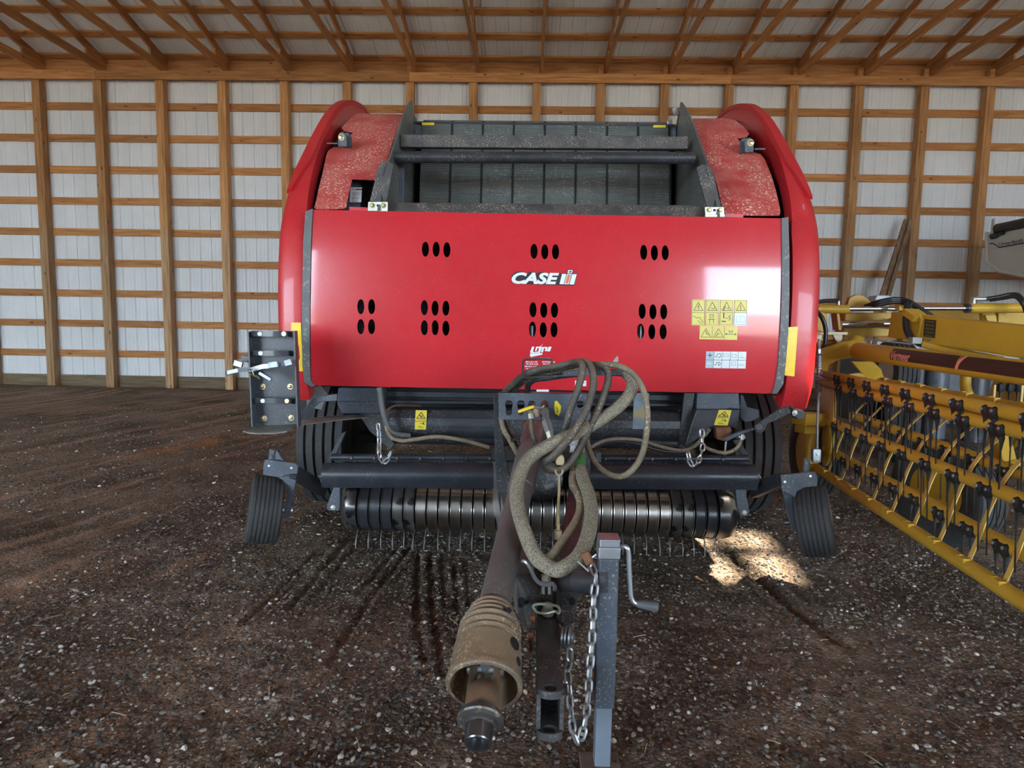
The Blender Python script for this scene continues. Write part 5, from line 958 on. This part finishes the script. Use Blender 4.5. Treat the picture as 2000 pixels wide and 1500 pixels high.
# ------------------------------------------------------------------ hay rake at the right
RK = thing('hay_rake', (2.6, 4.0, 0), 'yellow basket hay rake with rows of hanging black tines right of baler', 'hay rake')
DV = Vector((.117, 1, 0)); Y5 = 4.7
def rk(px, py, Y=Y5): return at(px, py, Y)
def along(p, Y): return p+DV*(Y-p.y)
Yn = -.5
BARS = [(1611, 731), (1609, 748), (1607, 818), (1617, 878), (1668, 812), (1672, 760)]
def tooth_mesh():
    m = MB(); d = DV.normalized(); s = Vector((0, 0, 1)).cross(d)
    f = -s.normalized() if s.x > 0 else s.normalized()              # towards the camera's side of the bar (-X)
    if f.x > 0: f = -f
    for k in (-1, 1):
        c = d*(.033*k)+f*.030
        m.ball(c+Vector((0, 0, -.005)), .020, 0, 8, (.9, .9, 1.25)); m.lathe(c+f*.012, f, [(0, .0085), (.005, .0085), (.008, .005)], 8, 2)
    m.prism([d*x+f*.020+Vector((0, 0, z)) for x, z in ((-.05, .012), (.05, .012), (.052, -.01), (.03, -.048), (0, -.030), (-.03, -.048), (-.052, -.01))], f*.016, 0)
    for k in (-1, 1):
        b0 = d*(.031*k)+f*.026+Vector((0, 0, -.035)); m.tube([b0, b0+Vector((0, 0, -.03)), b0+Vector((0, 0, -.055))], [.013, .008, .005], 6, 0)
        m.tube([b0+Vector((0, 0, -.05)), b0+Vector((.004, 0, -.15)), b0+Vector((.012, .004, -.235)), b0+Vector((.016, .006, -.26))], .0035, 5, 1)
    return m.mesh('tooth', [mat('black_rubber_mount', (.013, .012, .012), .5, var=.3), mat('dark_spring_wire', (.03, .028, .026), .4, metal=.5), ZINC], smooth=40)
TM = tooth_mesh(); TYS = [4.32-.245*i for i in range(17)]
for i, b in enumerate(BARS):
    p = rk(*b); m = MB(); m.cyl(along(p, Y5+.03), along(p, Yn), .031 if i != 2 else .031, n=16); tb = m.build('tine_bar', YEL, RK, 40)
    for y in TYS: inst('tooth', TM, tb, Matrix.Translation(along(p, y+(.0 if i % 2 else .06))))
# rails with strippers
pb, pt = rk(1591, 912), rk(1702, 743)
lo_ = MB().cyl(along(pb, Y5), along(pb, Yn), .034, n=18).build('lower_rail', YEL, RK, 40)
up_ = MB().cyl(along(pt, Y5-.15), along(pt, Yn), .034, n=18).build('upper_rail', YEL, RK, 40)
def clip(): m = MB(); m.bar(DV*-.028, DV*.018, .030, .022); m.bar(DV*.018, DV*.040, .022, .028); return m.mesh('clip', [YEL], smooth=0)
CL = clip()
n_ = Vector((-.55, -.1, .85)).normalized()
off = pt-pb
arcp = spline([Vector((0, 0, 0)), Vector((.04, 0, .12)), Vector((.085, 0, .28)), Vector((.16, 0, .44)), Vector((.28, 0, .57)), off], 4)
m = MB(); sw = DV.normalized()*.014; P_ = arcp
m.add([p+w for p in P_ for w in (-sw, sw)]+[p+w+Vector((.006, 0, .003)) for p in P_ for w in (-sw, sw)], [(2*i, 2*i+1, 2*i+3, 2*i+2) for i in range(len(P_)-1)]+[(2*len(P_)+2*i, 2*len(P_)+2*i+2, 2*len(P_)+2*i+3, 2*len(P_)+2*i+1) for i in range(len(P_)-1)]+[(2*i, 2*i+2, 2*len(P_)+2*i+2, 2*len(P_)+2*i) for i in range(len(P_)-1)]+[(2*i+1, 2*len(P_)+2*i+1, 2*len(P_)+2*i+3, 2*i+3) for i in range(len(P_)-1)])
SM_ = m.mesh('stripper', [YELP], smooth=40)
for y in [4.45-.245*i for i in range(18)]:
    inst('stripper', SM_, RK, Matrix.Translation(along(pb, y))); inst('clip', CL, lo_, Matrix.Translation(along(pb, y)+n_*.033)); inst('clip', CL, up_, Matrix.Translation(along(pt, y)+n_*.033))
# oblique end disc with bar pivots, hub and brace
dc = rk(1611, 822, 4.76); dax = Vector((1, -.33, 0)).normalized()
disc = MB().lathe(dc, dax, [(0, .05), (0, .33), (.008, .345), (.022, .345), (.03, .33), (.03, .06)], 44).build('reel_disc', YEL, RK, 30)
m = MB(); m.lathe(dc-dax*.06, dax, [(0, .05), (.15, .05), (.16, .03)], 18); m.build('reel_hub', YEL, disc, 40)
for k in range(6):
    a = k*PI/3+.4; d_, s_, u_ = frame_of(dax); p = dc+(s_*math.cos(a)+u_*math.sin(a))*.27; MB().bolt(p+dax*.03, dax, .012).build('bolt', ZINC, disc)
# spring tensioner rod
sp0, sp1 = at(1600, 662, 4.35), at(1596, 880, 4.35)
ten = MB().cyl(sp0, sp1, .009, n=8).build('spring_rod', ZINC, RK)
for y0, y1 in ((690, 720), (728, 765)):
    a, b = at(1599.5, y0, 4.35), at(1598.5, y1, 4.35); N_ = 9
    MB().tube([a.lerp(b, i/(N_*8))+Vector((.021*math.cos(2*PI*i/8), .021*math.sin(2*PI*i/8), 0)) for i in range(N_*8+1)], .0055, 5).build('coil_spring', ZINC, ten, 60)
m = MB(); m.pp([(1588, 880), (1590, 877), (1602, 877), (1604, 880), (1604, 902), (1600, 905), (1592, 905), (1588, 901)], 4.32, .035); cv = m.build('clevis', ZINC, ten, 0, .004)
for y in (888, 899): MB().bolt(at(1596, y, 4.32), (0, -1, 0), .010).build('bolt', PALEZ, cv)
for y in (685, 768): MB().cyl(at(1599, y-3, 4.35), at(1599, y+5, 4.35), .016, n=6).build('nut', ZINC, ten)
# left leg, brace and the box behind the spring
MB().bar(at(1560, 818, 4.5), at(1600, 818, 4.6), .12, .09).build('cross_box', YEL, RK, 0, .006)
MB().bar(at(1562, 838, 4.55), at(1590, 838, 4.6), .10, .06).build('cross_box', YEL, RK, 0, .006)
MB().tube([at(1592, 826, 4.75), at(1582, 870, 4.72), at(1578, 915, 4.70)], .045, 12).build('brace_tube', YEL, RK)
MB().tube([at(1578, 912, 4.70), at(1580, 918, 4.62), pb], .036, 12).build('rail_elbow', YEL, RK)
def rwheel(c, ax, R, w, rim_m, name='rake_wheel'):
    g = thing(name, None, parent=RK); tyre('tyre', c, ax, R, w, 5, g, rim=rim_m, hub=.55, rib_d=.012); return g
wl = at(1572, 870, 5.1); rwheel(Vector((wl.x+.10, 5.15, .36)), (1, -.1, 0), .36, .20, YEL)
w2 = at(1850, 908, 3.55); rwheel(Vector((at(1852, 900, 4.0).x, 4.0, .345)), (1, .25, 0), .345, .22, YEL)
MB().cyl(Vector((at(1852, 900, 4.0).x, 4.0, .345)), Vector((at(1852, 900, 4.0).x+.55, 4.15, .5)), .05).build('wheel_axle', YEL, RK)
MB().bar(Vector((at(1852, 900, 4.0).x+.5, 4.15, .45)), Vector((at(1852, 900, 4.0).x+.5, 4.3, .78)), .1, .1).build('wheel_leg', YEL, RK, 0, .01)
# yellow arm and plate carrying the reel
def plate3(name, L, t, m_=YEL, par=RK, bev=.004): return MB().prism([at(*p) for p in L], (0, t, 0)).build(name, m_, par, 0, bev)
plate3('reel_arm', [(1578, 704, 4.55), (1580, 696, 4.55), (1612, 681, 4.6), (1650, 668, 4.7), (1672, 664, 4.75), (1690, 668, 4.75), (1700, 676, 4.75), (1700, 690, 4.75), (1680, 690, 4.7), (1664, 698, 4.7), (1640, 702, 4.65), (1620, 712, 4.6), (1617, 725, 4.55), (1582, 722, 4.5)], .06)
plate3('reel_plate', [(1664, 706, 4.75), (1706, 706, 4.8), (1722, 722, 4.8), (1727, 742, 4.8), (1700, 746, 4.7), (1690, 736, 4.7)], .03)
plate3('guard_plate', [(1648, 738, 4.7), (1662, 730, 4.7), (1680, 728, 4.7), (1690, 733, 4.7), (1692, 742, 4.7), (1680, 740, 4.7)], .03, YEL)
MB().ball(at(1672, 672, 4.85), .07, 0, 14).build('arm_knuckle', YEL, RK)
# front tube with the maker's lettering
va, vb_ = at(1680, 686, 4.55), at(2010, 729, 3.0)
vt = MB().cyl(va-(vb_-va)*.02, va+(vb_-va)*1.9, .062, n=28).build('front_tube', YEL, RK, 40)
vd = (vb_-va).normalized(); vs = vd.cross(Vector((0, 0, 1))).normalized(); vs = vs if vs.dot(C0-va) > 0 else -vs; vu = vs.cross(vd); vu = vu if vu.z > 0 else -vu
def tub(t, a, r): return va+vd*t+(vs*math.cos(a)+vu*math.sin(a))*r
def tub_patch(name, t0, t1, a0, a1, r, m_, sk=0.):
    mb = MB(); n = 10; k = 2
    mb.add([tub(t0+(t1-t0)*j/k+sk*(i/n), a0+(a1-a0)*i/n, r) for j in range(k+1) for i in range(n+1)], [(j*(n+1)+i, j*(n+1)+i+1, (j+1)*(n+1)+i+1, (j+1)*(n+1)+i) for j in range(k) for i in range(n)]); return mb.build(name, m_, vt, 60)
def tof(px):                                          # distance along the tube of the point seen at px
    lo, hi = -1., 3.5
    for _ in range(40):
        md = (lo+hi)/2; q = va+vd*md-C0; x = 1000+F*(q.dot(CR))/(q.dot(CFW))
        if x < px: lo = md
        else: hi = md
    return md
BRN = mat('dark_brown_decal', (.045, .022, .014), .45, var=.1)
tub_patch('dark_decal', tof(1757), tof(1890), -.35, .95, .0630, BRN, .0); tub_patch('dark_decal', tof(1893), tof(1893)+2.2, -.35, .95, .0630, BRN)
tub_patch('pink_stripe', tof(1887), tof(1893), -.35, .95, .0634, PINK, .04)
def fine(w):                                           # lettering cut small enough to follow the round tube
    bm = bmesh.new(); V = [bm.verts.new((x, y, 0)) for x, y in w[1]]
    for f in w[2]:
        try: bm.faces.new([V[i] for i in f])
        except ValueError: pass
    bmesh.ops.triangulate(bm, faces=bm.faces); bmesh.ops.subdivide_edges(bm, edges=[e for e in bm.edges if abs(e.verts[0].co.y-e.verts[1].co.y) > .15], cuts=4); bmesh.ops.triangulate(bm, faces=bm.faces)
    bm.verts.index_update(); r = ('mesh', [v.co[:2] for v in bm.verts], [tuple(v.index for v in f.verts) for f in bm.faces]); bm.free(); return r
wv = fine(words('Vermeer', 0, 0, 1, 1, 0, .02, .25)); t0, t1 = tof(1759), tof(1797)
MB().add([tub(t0+(t1-t0)*x, .62-.95*y, .0642) for x, y in wv[1]], wv[2]).build('lettering', PINK, vt, 0, label='pink script maker lettering')
# big box beam with its warning plate, decal, clips
def boxbeam(name, A, Bp, w, h, m_=YEL, ext=0., bev=.008): d = (Bp-A); return MB().bar(A, Bp+d*ext, w, h, up=(0, 0, 1)).build(name, m_, RK, 0, bev)
ba_, bb2 = at(1752, 634, 5.0), at(2010, 668, 3.95)
mb_ = boxbeam('main_beam', ba_, bb2, .14, .20, ext=.9)
tp = [(4.86, .5), (4.86, 2)]
bd = (bb2-ba_).normalized(); bs = bd.cross(Vector((0, 0, 1))).normalized(); bs = bs if bs.dot(C0-ba_) > 0 else -bs; bu = Vector((0, 0, 1))
def bpt(t, z, o=0): return ba_+bd*t+bs*(.07+o)+bu*z
def tob(px):
    lo, hi = -1., 4.
    for _ in range(40):
        md = (lo+hi)/2; q = ba_+bd*md+bs*.07-C0; x = 1000+F*(q.dot(CR))/(q.dot(CFW))
        if x < px: lo = md
        else: hi = md
    return md
a, b = tob(1805), tob(1828)
MB().add([bpt(a, .075, .003), bpt(b, .075, .003), bpt(b, -.055, .003), bpt(a, -.055, .003)], [(0, 1, 2, 3)]).build('dark_decal', mat('worn_dark_decal', (.04, .035, .02), .5, var=.4, vs=40), mb_, 0)
m = MB()
for k in range(5): m.add([bpt(a+(b-a)*.15, .065-.026*k, .004), bpt(a+(b-a)*.85, .065-.026*k, .004), bpt(a+(b-a)*.85, .053-.026*k, .004), bpt(a+(b-a)*.15, .053-.026*k, .004)], [(0, 1, 2, 3)])
m.build('decal_print', mat('olive_print', (.13, .11, .04), .5), mb_, 0, kind='stuff')
MB().bar(at(1776, 608, 4.8), at(1800, 624, 4.7), .16, .05).build('beam_collar', YEL, RK, 0, .006)
for x in (1796,): MB().tube([bpt(tob(x), .105, .012), bpt(tob(x)+.03, .07, .014), bpt(tob(x), -.09, .012)], .010, 8).build('u_clamp', YEL, RK)
boxbeam('rear_beam', at(1640, 634, 5.3), at(1752, 634, 5.3), .16, .20)
boxbeam('rear_beam', at(1800, 618, 5.5), at(2005, 622, 5.5), .12, .14, ext=.6)
MB().cyl(at(1642, 634, 5.18), at(1748, 632, 5.18), .033, n=18).build('chrome_shaft', CHROME, RK)
MB().cyl(at(1738, 632, 5.18), at(1752, 632, 5.18), .045, n=18).build('shaft_bush', YEL, RK)
cy_ = MB().cyl(at(1586, 603, 5.0), at(1656, 604, 5.0), .036, n=20).build('hydraulic_cylinder', YEL, RK)
MB().cyl(at(1654, 603, 5.0), at(1760, 603, 5.0), .020, n=16).build('piston_rod', CHROME, cy_)
cy2 = MB().cyl(at(1892, 602, 5.0), at(2080, 601, 5.0), .038, n=20).build('hydraulic_cylinder', YEL, RK)
MB().cyl(at(1800, 602, 5.0), at(1893, 602, 5.0), .020, n=16).build('piston_rod', CHROME, cy2); MB().cyl(at(1886, 602, 5.0), at(1896, 602, 5.0), .038, n=16).build('cylinder_gland', BLK, cy2)
for x, y, c in ((1637, 588, cy_), (1902, 585, cy2)):
    m = MB(); m.cyl(at(x, y+10, 5.0), at(x, y, 5.0), .014); m.cyl(at(x-3, y-1, 5.0), at(x+22 if c is cy2 else x-14, y-1, 5.0), .016); m.build('elbow_fitting', ZINC, c, 40)
plate3('cylinder_bracket', [(1756, 596, 4.95), (1766, 594, 4.95), (1770, 586, 4.95), (1786, 586, 4.95), (1786, 589, 4.95), (1772, 590, 4.95), (1772, 606, 4.95), (1756, 607, 4.95)], .07)
plate3('dome_plate', [(1655, 596, 5.2), (1660, 581, 5.2), (1672, 576, 5.2), (1686, 577, 5.2), (1698, 586, 5.2), (1706, 595, 5.2), (1700, 600, 5.2), (1656, 600, 5.2)], .05)
plate3('grey_hopper', [(1709, 584, 5.9), (1714, 577, 5.9), (1738, 577, 5.9), (1742, 584, 5.9), (1736, 598, 5.9), (1716, 598, 5.9)], .15, mat('grey_lid', (.42, .47, .52), .4))
plate3('cylinder_mount', [(1590, 606, 4.9), (1616, 612, 4.9), (1617, 640, 4.9), (1612, 650, 4.9), (1594, 645, 4.9), (1588, 625, 4.9)], .04)
plate3('cylinder_mount', [(1634, 612, 5.0), (1640, 613, 5.0), (1644, 645, 5.0), (1638, 645, 5.0)], .1)
for x in (1586, 1626): plate3('foot_tab', [(x, 653, 4.9), (x+20, 653, 4.9), (x+19, 664, 4.9), (x+12, 672, 4.9), (x+6, 664, 4.9)], .03, mat('pale_tab', (.72, .62, .36), .4), RK, .002)
MB().bar(at(1584, 651, 4.92), at(1648, 651, 4.92), .12, .02).build('shelf_plate', mat('pale_tab', (.72, .62, .36), .4), RK, 0, .002)
MB().cyl(at(1588, 676, 5.0), at(1650, 672, 5.0), .045, n=18).build('pivot_tube', YEL, RK)
plate3('lug_plate', [(1918, 610, 5.2), (1925, 612, 5.2), (1932, 628, 5.2), (1920, 628, 5.2)], .04); plate3('lug_plate', [(1950, 605, 5.2), (1962, 605, 5.2), (1975, 632, 5.2), (1950, 630, 5.2)], .04); plate3('lug_plate', [(1924, 615, 5.15), (1946, 615, 5.15), (1948, 630, 5.15), (1930, 630, 5.15)], .03)
HK = mat('black_hydraulic_hose', (.02, .02, .022), .35, var=.3)
def rh(pts, r=.016): return hose('hydraulic_hose', pts, r, HK, 8, 6, RK)
rh([(1636, 587, 5.0), (1610, 588, 4.95), (1592, 592, 4.9), (1590, 602, 4.85), (1604, 618, 4.8), (1612, 640, 4.8), (1612, 665, 4.8), (1606, 690, 4.8)])
for k, (dx, dy) in enumerate(((0, 0), (5, 3), (10, 7))): rh([(1690+dx, 598, 5.1), (1712, 590+dy, 5.0), (1740, 584+dy, 4.95), (1758, 584+dy, 4.95), (1775, 588+dy, 4.9), (1795+dx, 600+dy, 4.85), (1815+dx, 614+dy, 4.8)])
for dx in (0, 8): rh([(1772+dx, 590, 4.85), (1768+dx*.5, 610, 4.8), (1767+dx*.6, 635, 4.7), (1773+dx*.8, 655, 4.65), (1786+dx, 668, 4.6), (1800, 675, 4.6)])
rh([(1925, 584, 5.0), (1950, 580, 4.95), (1975, 575, 4.9), (1990, 577, 4.85), (1998, 590, 4.8), (2004, 610, 4.8)]); rh([(1932, 586, 5.0), (1960, 582, 4.95), (1985, 580, 4.9), (2002, 600, 4.8)])
m = MB(); m.box(at(1787, 665, 4.6), (.07, .06, .05)); m.cyl(at(1812, 668, 4.6), at(1830, 668, 4.6), .02); m.build('hose_coupler', ZINC, RK, 30, .004, kind='stuff')
MB().tube([at(1802, 672, 4.6), at(1850, 684, 4.5), at(1960, 704, 4.2)], .028, 10).build('pipe_rail', YEL, RK)
MB().tube(spline([at(*p) for p in ((1640, 653, 5.4), (1700, 663, 5.4), (1780, 672, 5.4))], 4), .008, 6).build('tie_rod', ZINC, RK)
# second reel far right
MB().lathe(at(1962, 800, 4.6), (1, -.30, 0), [(0, .05), (0, .30), (.02, .31), (.03, .30), (.03, .05)], 36).build('reel_disc', YEL, RK, 30)
MB().tube(spline([at(*p) for p in ((1886, 735, 4.5), (1886, 755, 4.5), (1892, 772, 4.5), (1905, 782, 4.5))], 5), .035, 12).build('bent_tube', YEL, RK)
for k, x in enumerate((1954, 1972, 1988)):
    m = MB(); m.ball(at(x, 757, 4.3), .03, 0, 8, (1, 1, 1.2)); m.tube([at(x, 760, 4.3), at(x-1, 775, 4.3), at(x-5, 798, 4.3), at(x-8, 812, 4.3)], [.012, .006, .004, .004], 6); m.build('tooth', mat('black_rubber_mount', (.013, .012, .012), .5), RK, 40)
for x in (1942, 1996): plate3('stripper', [(x, 752, 4.25), (x+4, 752, 4.25), (x-2, 830, 4.2), (x-6, 830, 4.2)], .006, YELP, RK, 0)
# ------------------------------------------------------------------ dark implement behind the rake
TR = thing('dark_implement', (4.3, 7.2, 0), 'dark parked implement with a pale-rimmed wheel half hidden behind the yellow rake', 'implement')
wc = at(1752, 715, 6.6); 
tyre('tyre', (wc.x+.12, 6.6, .42+.0), (1, -.55, 0), .42, .26, 5, TR, rim=RIM, hub=.55)
tyre('tyre', (wc.x+.10, 6.8, .95), (1, -.12, 0), .34, .24, 5, TR, rim=RIM, hub=.55)
m = MB(); m.box((wc.x+1.75, 7.4, .70), (3.6, .6, .75)); m.build('frame', BLK, TR, 0, .02)
for k in range(8): MB().cyl((wc.x+.3+.45*k, 7.1, .15), (wc.x+.3+.45*k, 7.1, 1.05), .13, n=16).build('drum', SLATE if k == 1 else BLK, TR)
MB().cyl((wc.x+.15, 6.9, .98), (wc.x+.4, 7.3, .85), .05).build('wheel_stub', BLK, TR); MB().cyl((wc.x+.12, 6.6, .42), (wc.x+.4, 7.3, .6), .05).build('wheel_stub', BLK, TR)
# ------------------------------------------------------------------ cream seed tender at the right edge
ST = thing('seed_tender', (9.0, 8.2, 0), 'cream sloped-bottom tank with rolled dark tarp at right edge', 'tank')
XF = 7.85
def f_(px, py): q = atX(px, py, XF); return q
A_ = [f_(1928, 453), f_(1928, 511), f_(1952, 530)]; y3 = 8.0; zt = A_[0].z
O_ = [(XF, A_[0].y, zt), (XF, A_[1].y, A_[1].z), (XF, A_[2].y, A_[2].z), (XF, 9.0, 2.05), (XF, 7.0, 2.05), (XF, 5.9, 2.5), (XF, 5.6, 2.7), (XF, 5.6, zt)]
MB().prism(O_, (2.3, 0, 0)).build('tank_body', TENT, ST, 0, .03)
m = MB(); m.tube([(XF-.01, p[1], p[2]) for p in (O_[0], O_[1], O_[2], O_[3])], .025, 8); m.build('edge_bead', TENT, ST, 50)
MB().cyl((XF+.02, f_(1946, 450).y, zt+.02), (XF+.02, 5.7, zt+.02), .085, n=16).build('tarp_roll', TARP, ST)
m = MB(); m.lathe((XF-.03, f_(1942, 455).y, zt-.10), (0, -1, .1), [(0, .05), (.1, .05), (.12, .03), (.25, .03)], 12); m.build('tarp_bracket', INK, ST); MB().box((XF-.01, f_(1940, 447).y, zt+.06), (.02, .06, .28)).build('tarp_stop', TENT, ST, 0)
lt = words('Unverferth', 0, 0, 1, 1, 0, .012); ya, yb = f_(1952, 475).y, f_(1999, 470).y; za = f_(1952, 481).z; zb_ = f_(1952, 473.5).z
MB().add([(XF-.012, ya+(yb-ya)*x*1.0, za+(zb_-za)*(1-y)) for x, y in lt[1]], lt[2]).build('lettering', INK, ST, 0, label='black maker lettering')
def fl(L, w): 
    mb = MB()
    for a, b in zip(L[:-1], L[1:]):
        p, q = f_(*a), f_(*b); mb.add([(XF-.011, p.y, p.z-w), (XF-.011, q.y, q.z-w), (XF-.011, q.y, q.z+w), (XF-.011, p.y, p.z+w)], [(0, 1, 2, 3)])
    return mb.build('swoosh_line', INK, ST, 0)
fl([(1934, 476), (1941, 475.5), (1946, 478), (1952, 483.5), (2010, 473)], .010)
for y in (6.1, 9.9):
    for x in (XF+.3, XF+2.0): MB().box((x, y, 1.25), (.1, .1, 2.4)).build('leg', BLK, ST, 0, .01)
MB().box((XF+1.15, 8.0, .72), (1.9, 4.4, .18)).build('chassis', BLK, ST, 0, .01)
for y in (7.2, 8.4): 
    for x in (XF+.25, XF+2.05): tyre('tyre', (x, y, .42), (1, 0, 0), .42, .28, 5, ST, rim=RIM, hub=.55)
# ------------------------------------------------------------------ boards leaning on the wall
for (x0, x1, lab) in (((1720, 1706), (1771, 430), 'weathered brown board leaning on the back wall, left of two'), ((1732, 1710), (1779, 428), 'weathered brown board leaning on the back wall, right of two')):
    o_ = .0 if 'left of' in lab else .05; top_ = at(x1[0], x1[1], WB-.06-o_); bot = at(x0[0], 588, WB-.5-o_); d = top_-bot; k = bot.z/(-d.z); base = bot-d*((bot.z-.01)/d.z)
    w_ = (top_-base).length; o = MB().bar(base, top_, .10 if 'left of' in lab else .07, .04, up=(0, -1, .2)).build('board', WOLD, None, 0, label=lab, cat='board', group='boards leaning on the back wall')
